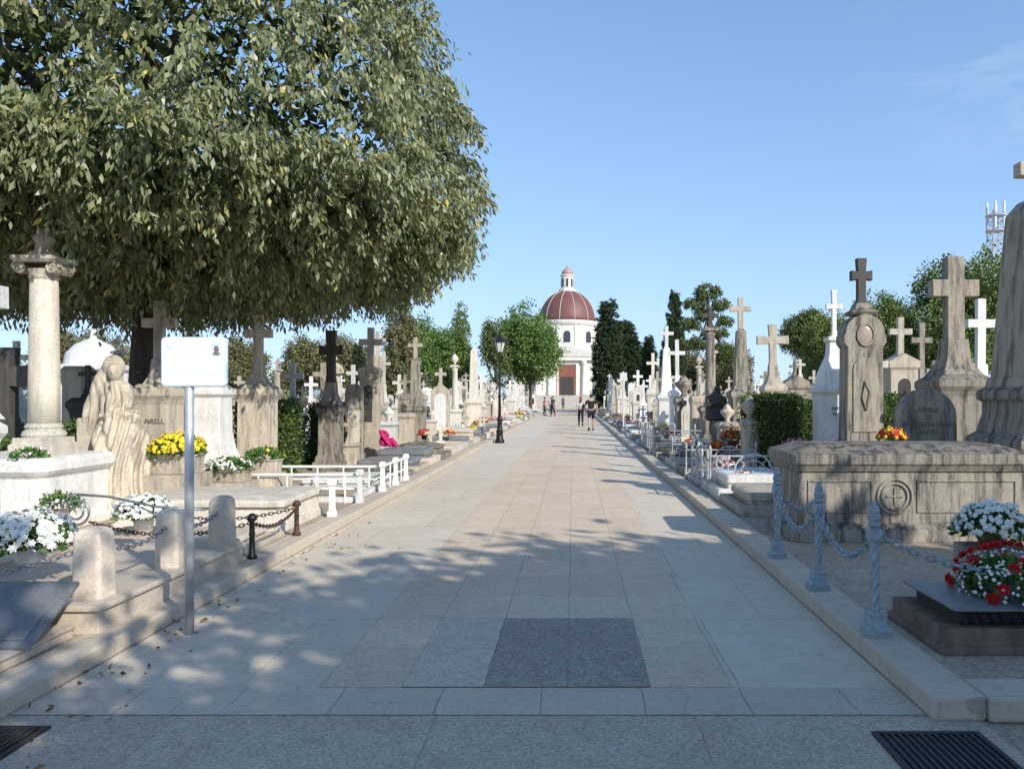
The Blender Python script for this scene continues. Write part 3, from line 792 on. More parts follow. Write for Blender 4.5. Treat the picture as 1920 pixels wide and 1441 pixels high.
def chain(p0, p1, sag, label, mat='chain', ll=.055, rad=.006, group=None):
    P0 = Vector(p0); P1 = Vector(p1); Ln = (P1 - P0).length * (1 + 2.6 * (sag / (P1 - P0).length) ** 2)
    n = max(6, int(Ln / (ll * .75)))
    m = MB()
    pts = []
    for i in range(n + 1):
        t_ = i / n; p = P0.lerp(P1, t_); p = p - Vector((0, 0, sag * 4 * t_ * (1 - t_))); pts.append(p)
    for i in range(n):
        c = (pts[i] + pts[i + 1]) / 2; d = (pts[i + 1] - pts[i]).normalized()
        a = d.cross(Vector((0, 0, 1))).normalized(); b = d.cross(a)
        s = a if i % 2 else b
        m.tube([tuple(c + d * (ll * .5 * math.cos(q)) + s * (ll * .3 * math.sin(q))) for q in [2 * math.pi * j / 10 for j in range(10)]], rad, 5, closed=True)
    return solo('chain', label, 'chain', m, M[mat], group=group, smooth=True)
CG = 'chains hung between grave posts'
chain((PP[0][0] - 1.2, PP[0][1] - .5, .5), PP[0], .1, 'grey steel chain hung between beige marble posts', group=CG, rad=.005)
chain(PP[0], PP[1], .09, 'grey steel chain hung between beige marble posts', group=CG, rad=.005)
chain(PP[1], PP[2], .08, 'grey steel chain hung between beige marble posts', group=CG, rad=.005)
BP = []
for (x, y, ht) in ((-2.97, 7.1, .42), (-2.99, 8.3, .38)):
    solo('grave_post', 'small rusty black iron bollard on the kerb', 'post', MB().lathe([(.045, 0), (.045, .03), (.028, .05), (.024, ht * .5), (.03, ht * .55), (.024, ht * .6), (.024, ht * .82), (.045, ht * .86), (.045, ht * .93), (.02, ht)], seg=12), M['black' if y < 8 else 'rust'], (x, y, .11), group='iron bollards around a grave', smooth=True)
    BP.append((x, y, .11 + ht * .8))
chain(BP[0], BP[1], .1, 'rusty chain between iron bollards', 'rust', group=CG)
chain(BP[0], (-4.6, 7.3, .42), .12, 'rusty chain between iron bollards', 'rust', group=CG)
chain(BP[1], (-4.6, 8.2, .42), .12, 'rusty chain between iron bollards', 'rust', group=CG)
low_grave(-4.9, -3.12, 7.15, 8.3, .12, 'beige', 'slab')
t = thing('sarcophagus', 'low cream stone tomb with sloping flat lid', 'tomb', (-4.15, 9.3, .1))
part(t, 'body', MB().rr(-1.0, .88, -.7, .6, .03, [(.05, 0), (.04, .08), (0, .1), (-.02, .27)]), M['cream'], bevel=.008)
part(t, 'lid', MB().rr(-1.0, .88, -.7, .6, .03, [(-.02, .268), (.03, .275), (.035, .33), (.01, .35), (-.2, .38)]), M['cream'], bevel=.006)
t = thing('grave', 'dark grey grave cover leaning at the end of marble platform', 'grave', (-3.8, 4.4, .1))
part(t, 'frame', MB().rr(-1.1, .68, -.5, .40, .02, [(0, 0), (0, .05), (.02, .08)]), M['beige'], bevel=.01)
m = MB(); m.box(-1.0, .74, -.02, .50, 0, .028).box(-.95, .69, .03, .45, .0281, .036)
o = part(t, 'cover', m, M['slab'], bevel=.005); o.location = (0, -.06, .085); o.rotation_euler = (math.radians(31), 0, 0)
low_grave(-5.6, -3.12, 2.2, 3.6, .2, 'beige', 'slab')
for y in (9.65, 10.9, 12.2, 13.1, 13.9):
    h_ = .5
    solo('grave_post', 'small white painted square post with capped top on kerb', 'post', MB().sq([(.05, 0), (.05, .06), (.035, .08), (.03, h_ * .75), (.048, h_ * .79), (.048, h_ * .9), (.03, h_ * .95)]), M['white'], (-3.03, y, .11), group='white posts around graves', bevel=.004)
for (xa, ya, xb, yb) in ((-3.05, 10.95, -4.7, 10.95), (-3.05, 12.25, -4.7, 12.25), (-3.07, 12.25, -3.07, 13.9)):
    m = MB()
    m.tube([(xa, ya, .5), (xb, yb, .5)], .022, 6); m.tube([(xa, ya, .3), (xb, yb, .3)], .016, 6)
    for i in range(4):
        q = (i + .5) / 4; X_ = xa + (xb - xa) * q; Y_ = ya + (yb - ya) * q; m.tube([(X_, Y_, .1), (X_, Y_, .5)], .014, 6)
    solo('grave_railing', 'low white iron railing around a grave', 'railing', m, M['potwhite'], group='white iron grave railings')
y = 10.95
i = 0
stl = ['gravel', 'slab', 'pitch', 'slab', 'slab', 'pitch', 'gravel']
while y < 80:
    w = R.uniform(1.1, 1.6)
    low_grave(-4.55, -3.15, y, y + w, R.uniform(.18, .42) if i > 2 else .16, R.choice(['lime', 'cream', 'white', 'grey', 'beige']), stl[i % 7]); y += w + R.uniform(.08, .4); i += 1
y = 9.7; i = 3
while y < 80:
    w = R.uniform(1.1, 1.6)
    low_grave(2.1, 3.3, y, y + w, R.uniform(.15, .4), R.choice(['lime', 'grey', 'grey', 'white', 'cream']), stl[i % 7]); y += w + R.uniform(.08, .4); i += 1
for s, x in ((-1, -4.75), (1, 3.45)):
    y = 14 if s < 0 else 15
    while y < 60:
        if R.random() < .6:
            monument(R.choice(['stele', 'cross', 'urn', 'block', 'cross']), x, y, R.uniform(1.0, 1.8), R.uniform(.28, .42), R.choice(['lime', 'white', 'cream', 'grey', 'lime']), None, yaw(5), top='cross', bev=.006, group='small headstones at the heads of graves')
        y += R.uniform(1.6, 2.6)

BG = []
for y in (7.1, 5.92, 4.79):
    t = thing('grave_post', 'blue grey cast iron post with twisted shaft and pinecone finial', 'post', (1.885, y, .124), (R.uniform(-.02, .02), R.uniform(-.02, .02), 0), 'twisted iron posts along the kerb')
    part(t, 'base', MB().sq([(.072, 0), (.072, .05), (.056, .06), (.05, .12), (.052, .14), (.03, .15)]), M['bluepaint'], bevel=.004)
    rs = []
    for k_ in range(56):
        zz = .148 + .43 * k_ / 55; tw = k_ / 55 * 5 * math.pi; ring = []
        for j in range(20):
            a = 2 * math.pi * j / 20; r = .026 * (1 + .17 * math.cos(4 * (a - tw / 2)))
            ring.append((r * math.cos(a), r * math.sin(a), zz))
        rs.append(ring)
    part(t, 'shaft', MB().rings(rs), M['bluepaint'], True)
    part(t, 'finial', MB().sq([(.032, 0), (.04, .02), (.04, .07), (.028, .09)], z=.577).lathe([(.026, .665), (.04, .68), (.04, .692), (.028, .70), (.04, .72), (.04, .742), (.028, .755), (.034, .77), (.028, .79), (.02, .80), (.02, .815), (.006, .83)], seg=14), M['bluepaint'], bevel=.002)
    BG.append((1.885, y, .124 + .63))
BC = 'blue grey chain sagging between twisted iron posts'
chain(BG[0], BG[1], .26, BC, 'bluepaint', .07, .008, CG)
chain(BG[1], BG[2], .24, BC, 'bluepaint', .07, .008, CG)
chain(BG[2], (3.5, 4.6, .74), .22, BC, 'bluepaint', .07, .008, CG)
chain(BG[0], (2.5, 7.85, .6), .16, BC, 'bluepaint', .07, .008, CG)

t = thing('grave', 'reddish stone grave with lattice grille and grey slab', 'grave', (3.25, 4.87, .1))
part(t, 'base', MB().rr(-1.08, 1.2, -.38, .36, .01, [(.03, 0), (.03, .05), (0, .06), (0, .15)]), M['reddish'], bevel=.008)
m = MB()
for i in range(32):
    x = -.92 + i * .062
    m.tube([(x, -.3, .15), (x + .05, -.3, .235)], .005, 4); m.tube([(x + .05, -.305, .15), (x, -.305, .235)], .005, 4)
m.box(-.95, 1.1, -.31, -.285, .146, .158).box(-.95, 1.1, -.31, -.285, .232, .244)
part(t, 'grille', m, M['black'])
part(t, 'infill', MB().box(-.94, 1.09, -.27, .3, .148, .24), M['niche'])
part(t, 'slab', MB().rr(-1.0, 1.12, -.36, .34, .02, [(0, .243), (.02, .25), (.02, .262), (-.03, .27), (-.25, .30)]), M['slab'], bevel=.003)
bouquet(2.72, 4.82, .35, .3, [('f_white', .9)], 'bouquet of red roses and small white flowers on grave', pot=None, n=360, fs=.013, flat=.85, big=('f_red', 40, .043))
solo('stone_block', 'low grey stone block carrying chrysanthemum pot', 'block', MB().sq([(.22, 0), (.22, .06), (.19, .08), (.19, .42)]), M['grey'], (3.05, 5.6, .1), bevel=.01)
bouquet(3.05, 5.6, .515, .245, [('f_white', 1)], 'white chrysanthemums in pot on grave block', 'clay', n=330, fs=.025, flat=.8, poth=.09)

bouquet(-3.78, 5.35, .46, .27, [('f_white', 1)], 'white chrysanthemums in white pot on marble grave', 'white', n=330, fs=.03, flat=.75, poth=.1)
bouquet(-4.25, 7.6, .22, .25, [('f_white', 1)], 'white chrysanthemums in white pot on red saucer', 'white', n=280, fs=.03, flat=.7, poth=.2, potr=.1)
solo('saucer', 'round red plastic plant saucer under white pot', 'saucer', MB().lathe([(.12, 0), (.15, .02), (.14, .02), (.11, .008)], seg=20), M['redplastic'], (-4.25, 7.6, .2))
bouquet(-5.15, 10.0, .62, .32, [('f_yellow', 1)], 'yellow chrysanthemums in stone planter', 'planter', n=330, fs=.03, flat=.7, poth=.25)
bouquet(-4.75, 10.6, .45, .3, [('f_white', .6)], 'low white flowering plant in stone planter', 'planter', n=160, fs=.025, flat=.45, poth=.15)
bouquet(-4.55, 11.3, .45, .26, [('f_yellow', .05)], 'leafy green plant in stone planter', 'planter', n=200, fs=.025, flat=.6, poth=.25)
bouquet(-6.0, 8.45, .92, .2, [('f_white', .1)], 'trailing green plant on marble plinth', None, n=150, fs=.02, flat=.6)
bouquet(-5.35, 8.0, .3, .22, [('f_white', .05)], 'trailing green plant beside marble plinth', 'clay', n=150, fs=.02, flat=.9)
for (x, y, z) in ((-5.15, 10, .1), (-4.75, 10.6, .1), (-4.55, 11.3, .1)):
    zz = .52 if y == 10 else .35
    solo('stone_block', 'square limestone block carrying a planter', 'block', MB().sq([(.36, 0), (.36, .08), (.31, .1), (.31, zz)]), M['lime'], (x, y, z), bevel=.01)
for a in ((4.1, 9.9, .95, .17, [('f_red', .5), ('f_yellow', .5)], 'red and yellow flowers above stone tomb', 'stone'),
          (3.35, 16.2, .55, .25, [('f_orange', .7), ('f_red', .3)], 'orange flowers in clay pot on grave', 'clay'),
          (3.85, 13.3, .1, .26, [('f_pink', .5)], 'pink flowers in a tall stone urn', 'stone'),
          (2.7, 13.8, .35, .2, [('f_pink', .6), ('f_white', .3)], 'pink and white flowers laid on grave', None),
          (2.6, 11.6, .3, .2, [('f_red', .5), ('f_white', .3)], 'red and white flowers laid on grave', None)):
    bouquet(*a[:4], a[4], a[5], a[6], n=90, fs=.035, poth=.55 if 'urn' in a[5] else None)
solo('stone_block', 'square limestone block carrying a flower pot', 'block', MB().sq([(.2, 0), (.2, .84)]), M['grey'], (4.1, 9.9, .1), bevel=.01)
solo('stone_block', 'square limestone block carrying a clay pot', 'block', MB().sq([(.2, 0), (.18, .45)]), M['grey'], (3.35, 16.2, .1), bevel=.01)
FL = [(['f_yellow'], 'yellow'), (['f_white'], 'white'), (['f_red'], 'red'), (['f_orange'], 'orange'), (['f_pink'], 'pink'), (['f_white'], 'white'), (['f_red', 'f_yellow'], 'red and yellow')]
for i in range(36):
    sd = R.random() < .6
    x = R.uniform(2.3, 3.3) if sd else R.uniform(-4.4, -3.3)
    y = (14.5 if sd else 19) + R.random() ** 1.3 * 42
    ms, nm = R.choice(FL)
    bouquet(x, y, R.uniform(.3, .45), R.uniform(.13, .21), [(q, .8 / len(ms)) for q in ms], f'{nm} flowers in pot on a grave', R.choice(['white', 'clay', 'stone', 'black']), n=50, fs=.042)['group'] = 'flower pots on graves'
m = MB(); m.ell(.1, 0, .12, .2, .13, .1); m.ell(.02, 0, .26, .11, .1, .13); m.ell(-.04, .02, .36, .07, .06, .07); m.ell(.24, -.03, .09, .12, .1, .07)
fc = remesh_obj(m, .018, 1, lambda co: np.sin(co[:, 0] * 40 + co[:, 2] * 30) * .018 + np.sin(co[:, 1] * 50 - co[:, 2] * 25) * .012)
fc.materials.clear(); fc.materials.append(M['magenta'])
o = solo('cloth', 'crumpled magenta cloth draped over a grave edge', 'cloth', fc, M['magenta'], (-4.5, 18.2, .42))

def iron_railing(x0, y0, x1, y1, h, label, wheel=False):
    L_ = math.hypot(x1 - x0, y1 - y0); a = math.atan2(y1 - y0, x1 - x0)
    t = thing('grave_railing', label, 'railing', (x0, y0, .1), (0, 0, a), 'white iron grave railings')
    m = MB(); m.tube([(0, 0, .1), (L_, 0, .1)], .012, 6); m.tube([(0, 0, h * .85), (L_, 0, h * .85)], .014, 6)
    part(t, 'rail', m, M['whitepaint'])
    m = MB(); n = max(1, round(L_ / .62)); w = L_ / n
    def circ(cx, r, q):
        m.tube([(cx + r * math.cos(a_), 0, h * .47 + r * math.sin(a_)) for a_ in [2 * math.pi * j / 28 for j in range(28)]], q, 5, closed=True)
    if wheel:
        cx = L_ * .62
        circ(cx, .3, .014); circ(cx, .2, .01); circ(cx, .05, .012)
        for j in range(8):
            a_ = j * math.pi / 4; m.tube([(cx + .05 * math.cos(a_), 0, h * .47 + .05 * math.sin(a_)), (cx + .3 * math.cos(a_), 0, h * .47 + .3 * math.sin(a_))], .008, 5)
        for k_ in range(3):
            xx = .1 + k_ * .09; m.tube([(xx, 0, .1), (xx, 0, h * .85)], .009, 5)
        for cx in (.16, L_ - .1):
            for s in (-1, 1):
                m.tube([(cx + .1 * (1 - j / 20) * math.cos(j / 15 * 2.6 * math.pi), 0, h * .47 + s * (.14 + .1 * (1 - j / 20) * math.sin(j / 15 * 2.6 * math.pi))) for j in range(16)], .009, 5)
    else:
        for i in range(n):
            cx = (i + .5) * w; r = h * .33
            circ(cx, r, .01); circ(cx, r * .6, .008)
            for s in (-1, 1):
                pts = []
                for j in range(16):
                    q = j / 15 * 2.6 * math.pi; rr_ = .075 * (1 - j / 19)
                    pts.append((cx + s * (w * .42 - .06 + rr_ * math.cos(q)), 0, h * .3 + rr_ * math.sin(q) * 1.2))
                m.tube(pts, .008, 5)
                m.tube([(p[0], 0, h * .95 - p[2]) for p in pts], .008, 5)
    part(t, 'scrollwork', m, M['whitepaint'])
    for i in range(n + 1):
        if i in (0, n) or n > 2:
            part(t, 'post', MB().lathe([(.03, 0), (.03, .04), (.016, .06), (.016, h * .9), (.03, h * .93), (.02, h * .98), (.028, h), (.004, h * 1.1)], x=i * w, seg=8), M['whitepaint'], True)
lb = 'white wrought iron railing with rings and scrolls around grave'
iron_railing(2.12, 11.9, 3.2, 11.9, .7, lb, True); iron_railing(2.1, 12.0, 2.1, 13.6, .62, lb); iron_railing(2.1, 14.3, 3.4, 14.3, .62, lb, True); iron_railing(2.1, 16.3, 3.5, 16.3, .6, lb)
iron_railing(2.1, 20, 3.7, 20, .75, lb); iron_railing(2.1, 20.1, 2.1, 23.6, .7, lb); iron_railing(2.1, 24.5, 3.5, 24.5, .8, lb)
t = thing('grave_railing', 'silver iron rail ending in a round scroll beside flowers', 'railing', (-4.72, 7.3, .2))
m = MB()
m.tube([((.16 * (1 - j / 40)) * math.cos(j / 31 * 4.4 * math.pi + 1.5), 0, .32 + (.16 * (1 - j / 40)) * math.sin(j / 31 * 4.4 * math.pi + 1.5)) for j in range(32)], .012, 6)
part(t, 'scroll', m, M['chain'], True)
m = MB(); m.tube([(0, 0, .48), (.3, 0, .46), (.75, .02, .36), (1.2, .05, .33)], .012, 6); m.tube([(0, 0, 0), (0, 0, .17)], .014, 6)
part(t, 'rail', m, M['chain'], True)

# ------------------------------------------------------------------ sign
t = thing('street_sign', 'glazed tile street sign reading DE LA CREU on steel pole', 'sign', (-2.6, 5.2, 0))
part(t, 'pole', MB().lathe([(.03, .0), (.03, 1.69), (.02, 1.7)], seg=20), M['steel'], True)
def rrect(w, h, r, k=5):
    pts = []
    for cx, cy, st in ((w / 2 - r, -h / 2 + r, -90), (w / 2 - r, h / 2 - r, 0), (-w / 2 + r, h / 2 - r, 90), (-w / 2 + r, -h / 2 + r, 180)):
        for q in range(k):
            a = math.radians(st + 90 * q / (k - 1)); pts.append((cx + r * math.cos(a), cy + r * math.sin(a)))
    return pts
b_ = part(t, 'sign_plate', MB().prism([(p[0] + .005, p[1] + 1.845) for p in rrect(.44, .335, .03)], -.035, .0), M['signblue'], bevel=.006)
b_.location = (.04, 0, -.005)
part(b_, 'tile', MB().prism([(p[0] + .005, p[1] + 1.845) for p in rrect(.42, .315, .02)], -.039, -.03), M['signwhite'], bevel=.002)
text_mesh(b_, 'VIA', .062, M['signtxt'], (-.03, -.0405, 1.89), name='lettering', ext=.001)
text_mesh(b_, 'DE LA CREU', .062, M['signtxt'], (.0, -.0405, 1.775), name='lettering', ext=.001)
m = MB(); m.box(.13, .195, -.0405, -.038, 1.88, 1.975); part(b_, 'picture', m, M['signblue'])
m = MB(); m.ell(.162, -.0405, 1.93, .018, .003, .025); m.ell(.162, -.0405, 1.9, .025, .003, .012); part(b_, 'picture_figure', m, M['ink'])
m = MB(); m.tube([(-.17, -.04, 1.95), (-.15, -.04, 1.975), (-.13, -.04, 1.955), (-.15, -.04, 1.94), (-.17, -.04, 1.95)], .004, 5); part(b_, 'emblem', m, M['signblue'])
part(t, 'bracket', MB().box(-.04, .04, -.002, .034, 1.76, 1.8).box(-.04, .04, -.002, .034, 1.9, 1.94), M['steel'])

t = thing('street_lamp', 'black cast iron street lamp with lantern head', 'street lamp', (-2.6, 27.1, .0))
part(t, 'base', MB().lathe([(.17, 0), (.17, .1), (.13, .14), (.11, .35), (.13, .4), (.09, .5), (.08, .8), (.095, .84), (.06, .95)], seg=12), M['black'], True)
part(t, 'post', MB().lathe([(.05, .94), (.045, 1.6), (.065, 1.65), (.04, 1.72), (.032, 3.0), (.05, 3.05), (.03, 3.1), (.045, 3.2)], seg=12), M['black'], True)
part(t, 'lantern', MB().lathe([(.1, 3.2), (.19, 3.55)], seg=6), M['glass'])
m = MB(); m.lathe([(.12, 3.17), (.12, 3.2)], seg=6); m.lathe([(.24, 3.55), (.24, 3.58), (.12, 3.72), (.05, 3.78), (.03, 3.82), (.03, 3.88)], seg=6)
for j in range(6):
    a = 2 * math.pi * j / 6; m.tube([(.105 * math.cos(a), .105 * math.sin(a), 3.2), (.2 * math.cos(a), .2 * math.sin(a), 3.56)], .012, 4)
part(t, 'lamp_cap', m, M['black'])
solo('sign_pole', 'thin white pole beside the path with small plate', 'sign', MB().lathe([(.035, 0), (.035, 2.6)], seg=8).box(-.15, .15, -.045, -.036, 2.2, 2.55), M['mast'], (2.15, 33, .12))

# ------------------------------------------------------------------ chapel
t = thing('chapel', 'white domed cemetery chapel with dark red tiled dome', 'chapel', (-.95, 115, 0))
t.scale = (1.1, 1.06, 1.02)
m = MB(); m.box(-7.5, 7.5, 1.5, 14, 0, 8.0).box(-7.8, 7.8, 1.3, 14.2, 8.0, 8.5)
m.box(-4.4, 4.4, 0, 1.5, 1.9, 7.0)
part(t, 'wall', m, M['chapelw'])
part(t, 'cornice', MB().box(-4.8, 4.8, -.5, 1.6, 7.0, 7.5), M['chapelw'])
part(t, 'pediment', MB().prism([(-4.9, 7.5), (4.9, 7.5), (4.9, 7.7), (0, 9.3), (-4.9, 7.7)], -.6, 4), M['chapelw'], bevel=.05)
for x in (-4.0, -2.3, 2.3, 4.0):
    part(t, 'column', MB().lathe([(.45, 1.9), (.45, 2.1), (.35, 2.2), (.3, 6.4), (.42, 6.7), (.42, 7.0)], x=x, y=-.15, seg=14), M['chapelw'], True)
part(t, 'door', MB().prism([(-1.15, 1.9), (1.15, 1.9), (1.15, 6.3), (-1.15, 6.3)], -.06, .01), M['door'])
part(t, 'door_opening_shade', MB().prism([(-.9, 1.91), (.9, 1.91), (.9, 4.6), (-.9, 4.6)], -.1, -.062), M['niche'])  # dark plate laid on the door; shade of an open doorway painted
part(t, 'door_frame', MB().tube([(-1.28, -.08, 1.9), (-1.28, -.08, 6.45), (1.28, -.08, 6.45), (1.28, -.08, 1.9)], .13, 4), M['chapelw'])
m = MB()
for i in range(11):
    m.box(-4.2, 4.2, -.3 - (11 - i) * .32, .0 if i == 10 else -.3 - (10 - i) * .32, 0, .173 * (i + 1))
part(t, 'steps', m, M['concrete'])
part(t, 'drum', MB().lathe([(4.5, 7.6), (4.5, 9.2), (4.2, 9.3), (4.2, 12.4), (4.4, 12.6), (4.55, 12.9), (4.55, 13.2), (4.15, 13.3)], y=6.5, seg=40), M['chapelw'])
for j in range(8):
    a = -math.pi / 2 + (j + .0) * math.pi / 4
    mt = Matrix.Translation((4.17 * math.cos(a), 6.5 + 4.17 * math.sin(a), 9.9)) @ Matrix.Rotation(a + math.pi / 2, 4, 'Z')
    part(t, 'window', MB().prism(arch(.9, 1.7), -.12, .1, mt), M['window'])
    for s in (-1, 1):
        b = a + s * math.pi / 8 * .75
        mt = Matrix.Translation((4.2 * math.cos(b), 6.5 + 4.2 * math.sin(b), 0)) @ Matrix.Rotation(b + math.pi / 2, 4, 'Z')
        part(t, 'pilaster', MB().box(-.22, .22, -.14, .1, 9.3, 12.5, mt), M['chapelw'])
prof = [(4.1 * math.cos(q), 13.3 + 4.9 * math.sin(q)) for q in [math.pi / 2 * i / 14 * .86 for i in range(15)]]
part(t, 'dome', MB().lathe(prof, y=6.5, seg=48), M['dome'], True)
m = MB()
for j in range(12):
    a = 2 * math.pi * (j + .5) / 12
    m.tube([((r + .02) * math.cos(a), 6.5 + (r + .02) * math.sin(a), z) for r, z in prof], .07, 5)
part(t, 'dome_rib', m, M['rib'], True)
part(t, 'lantern', MB().lathe([(1.25, 18.0), (1.25, 18.3), (.95, 18.4), (.9, 18.45), (.9, 20.3), (1.05, 20.4), (1.05, 20.6), (.8, 20.65)], y=6.5, seg=16), M['chapelw'])
m = MB()
for j in range(8):
    a = 2 * math.pi * j / 8 - math.pi / 2
    m.prism(arch(.3, 1.3), -.05, .05, Matrix.Translation((.89 * math.cos(a), 6.5 + .89 * math.sin(a), 18.7)) @ Matrix.Rotation(a + math.pi / 2, 4, 'Z'))
part(t, 'lantern_window', m, M['window'])
part(t, 'cupola', MB().lathe([(.85, 20.64), (.76, 21.1), (.5, 21.5), (.15, 21.7), (.08, 21.9)], y=6.5, seg=16), M['cupola'], True)
part(t, 'finial', MB().ell(0, 6.5, 22.0, .15, .15, .17), M['rib'], True)

t = thing('telecom_mast', 'white lattice telecom mast with antennas on top', 'mast', (82.5, 150, 0))
m = MB(); w = 1.1
for sx in (-w, w):
    for sy in (-w, w): m.tube([(sx, sy, 0), (sx, sy, 38)], .14, 4)
z = 0
while z < 37:
    for a, b in (((-w, -w), (w, -w)), ((w, -w), (w, w)), ((w, w), (-w, w)), ((-w, w), (-w, -w))):
        m.tube([(a[0], a[1], z), (b[0], b[1], z + 1.8)], .07, 4); m.tube([(a[0], a[1], z), (b[0], b[1], z)], .07, 4)
    z += 1.8
part(t, 'lattice', m, M['mast'])
m = MB()
for j in range(6):
    a = j * math.pi / 3
    for zz in (35.5, 38.5): m.box(1.7 * math.cos(a) - .18, 1.7 * math.cos(a) + .18, 1.7 * math.sin(a) - .15, 1.7 * math.sin(a) + .15, zz - 1, zz + 1.1)
m.lathe([(1.9, 34), (1.9, 34.15)], seg=12); m.lathe([(1.9, 37), (1.9, 37.15)], seg=12)
part(t, 'antennas', m, M['mast'])

# ------------------------------------------------------------------ trees
def limb(m, p0, p1, r0, r1, bend=.15, n=7):
    P0 = Vector(p0); P1 = Vector(p1); L_ = (P1 - P0).length
    off = Vector((R.uniform(-1, 1), R.uniform(-1, 1), R.uniform(0, .6))) * L_ * bend
    pts = [tuple(P0.lerp(P1, i / n) + off * math.sin(math.pi * i / n)) for i in range(n + 1)]
    m.tube(pts, [r0 + (r1 - r0) * i / n for i in range(n + 1)], 8)
    return pts

t = thing('tree', 'large spreading leafy tree with drooping olive green foliage', 'tree', (-7.5, 13.2, .1))
C = np.array([-.25, -.1, 4.7]); RX = np.array([5.75, 6.0])
m = MB()
limb(m, (0, 0, 0), (.15, 0, 3.2), .24, .18, .05)
for i in range(9):
    a = 2 * math.pi * i / 9 + R.uniform(-.3, .3); l = R.uniform(1.8, 3.2)
    p = (math.cos(a) * l, math.sin(a) * l, R.uniform(5.0, 7.5))
    limb(m, (.12, 0, 2.9 + R.uniform(0, .5)), p, .14, .06, .12)
    for k_ in range(4):
        q = tuple(p[c] + R.uniform(-.9, .9) + (math.cos(a) if c == 0 else math.sin(a) if c == 1 else .3) * .8 for c in range(3))
        limb(m, p, q, .055, .015, .15, 5)
part(t, 'trunk', m, M['bark'], True)
def envelope(d, f, lz=1.25):
    rz = np.where(d[:, 2] > 0, 7.6, lz)
    lump = 1 + .04 * np.sin(d[:, 0] * 7 + 2) * np.sin(d[:, 2] * 8 + 1) + .035 * np.sin(d[:, 1] * 13 + d[:, 0] * 9) + .03 * np.sin(d[:, 2] * 21 + d[:, 1] * 17)
    return C + d * np.stack([np.full(len(d), RX[0]), np.full(len(d), RX[1]), rz], 1) * (f * lump)[:, None]
K = 5200
d = sph(K)
f = 1 - np.abs(NR.normal(size=K)) * .08
P0 = envelope(d, f)
W = P0 + np.array([-7.5, 13.2, .1])
ratio = W[:, 0] / np.maximum(W[:, 1], .1)
back = (d[:, 1] > .35) & (d[:, 2] > .05)
kp = np.where((ratio < -.92) | back | (W[:, 2] > 9.8), .2, 1.0)
sel = NR.random(K) < kp
P0 = P0[sel]; d = d[sel]; K = len(P0)
per = 62
out = unit(d * np.array([1, 1, .5]) + NR.normal(size=(K, 3)) * .4 + np.array([0, 0, -.1]))
Ls = NR.uniform(.4, .85, K)
tt = NR.random((K, per))
pts = P0[:, None] + out[:, None] * (Ls[:, None] * tt)[..., None] * .7
pts[..., 2] -= .5 * Ls[:, None] * tt ** 2
pts += NR.normal(size=pts.shape) * .065
ld = out[:, None] * .35 + NR.normal(size=pts.shape) * .42 + np.array([0, 0, -.95])
pts = pts.reshape(-1, 3); ld = ld.reshape(-1, 3)
part(t, 'crown', leaves('crown', pts, ld, NR.uniform(.09, .155, len(pts)), M['leaf_hero'], .38), None)
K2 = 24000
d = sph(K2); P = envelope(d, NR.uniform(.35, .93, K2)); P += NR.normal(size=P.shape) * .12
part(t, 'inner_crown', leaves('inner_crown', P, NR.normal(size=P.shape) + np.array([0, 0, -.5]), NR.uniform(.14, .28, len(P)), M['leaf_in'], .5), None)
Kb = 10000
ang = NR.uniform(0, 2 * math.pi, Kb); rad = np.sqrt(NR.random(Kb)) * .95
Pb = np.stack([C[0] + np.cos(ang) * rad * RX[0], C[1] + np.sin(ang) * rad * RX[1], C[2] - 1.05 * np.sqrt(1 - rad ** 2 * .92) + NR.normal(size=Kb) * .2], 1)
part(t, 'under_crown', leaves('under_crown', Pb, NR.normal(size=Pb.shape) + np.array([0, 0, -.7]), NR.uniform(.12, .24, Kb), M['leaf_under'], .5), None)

def tree(name, label, x, y, blobs, mat, ncl, per, ls, sig, trunk_r=.2, trunk_h=3, group=None, limbs=5, z=.1, fill=.25, tname='tree'):
    t = thing(name, label, 'tree', (x, y, z), (0, 0, 0), group)
    m = MB(); limb(m, (0, 0, 0), (0, 0, trunk_h), trunk_r, trunk_r * .6, .03)
    for b in R.sample(blobs, min(limbs, len(blobs))):
        limb(m, (0, 0, trunk_h * .9), (b[0], b[1], b[2]), trunk_r * .55, trunk_r * .15, .1)
    part(t, 'trunk', m, M['bark'], True)
    part(t, 'crown', crown_mesh('crown', blobs, M[mat], ncl, per, ls, sig, fill), None)
    return t

def round_blobs(w, z0, z1, n=12, br=.4):
    o = []; cz = (z0 + z1) / 2; hz = (z1 - z0) / 2
    o.append((0, 0, cz, w * .62, w * .62, hz * .7))
    for i in range(n):
        d_ = sph(1)[0]
        r = br * R.uniform(.7, 1.2)
        o.append((d_[0] * w * (1 - r * .8), d_[1] * w * (1 - r * .8), cz + d_[2] * hz * (1 - r * .8), w * r, w * r, hz * r))
    return o
def cyp_blobs(w, h, n=16):
    o = []
    for i in range(n):
        q = (i + .5) / n; ww = w * (math.sin(math.pi * min(q * .70 + .22, 1)) ** .75) * R.uniform(.9, 1.06)
        o.append((R.uniform(-.06, .06) * w, R.uniform(-.06, .06) * w, .3 + q * (h - .6), ww, ww, h / n * 1.05))
    return o
tree('tree', 'round bright green tree beside the path', -4.2, 75, round_blobs(3.1, 2.0, 10.7, 22, .42), 'leaf_green', 760, 32, .26, .26)
tree('tree', 'dark green narrow tree beside the path', -7.3, 72, round_blobs(1.25, 1.5, 9.2, 9), 'leaf_pine', 260, 30, .22, .2)
tree('tree', 'bright green tall tree behind graves', -13.6, 80, round_blobs(2.4, 2, 9.3, 14), 'leaf_green', 460, 28, .28, .28)
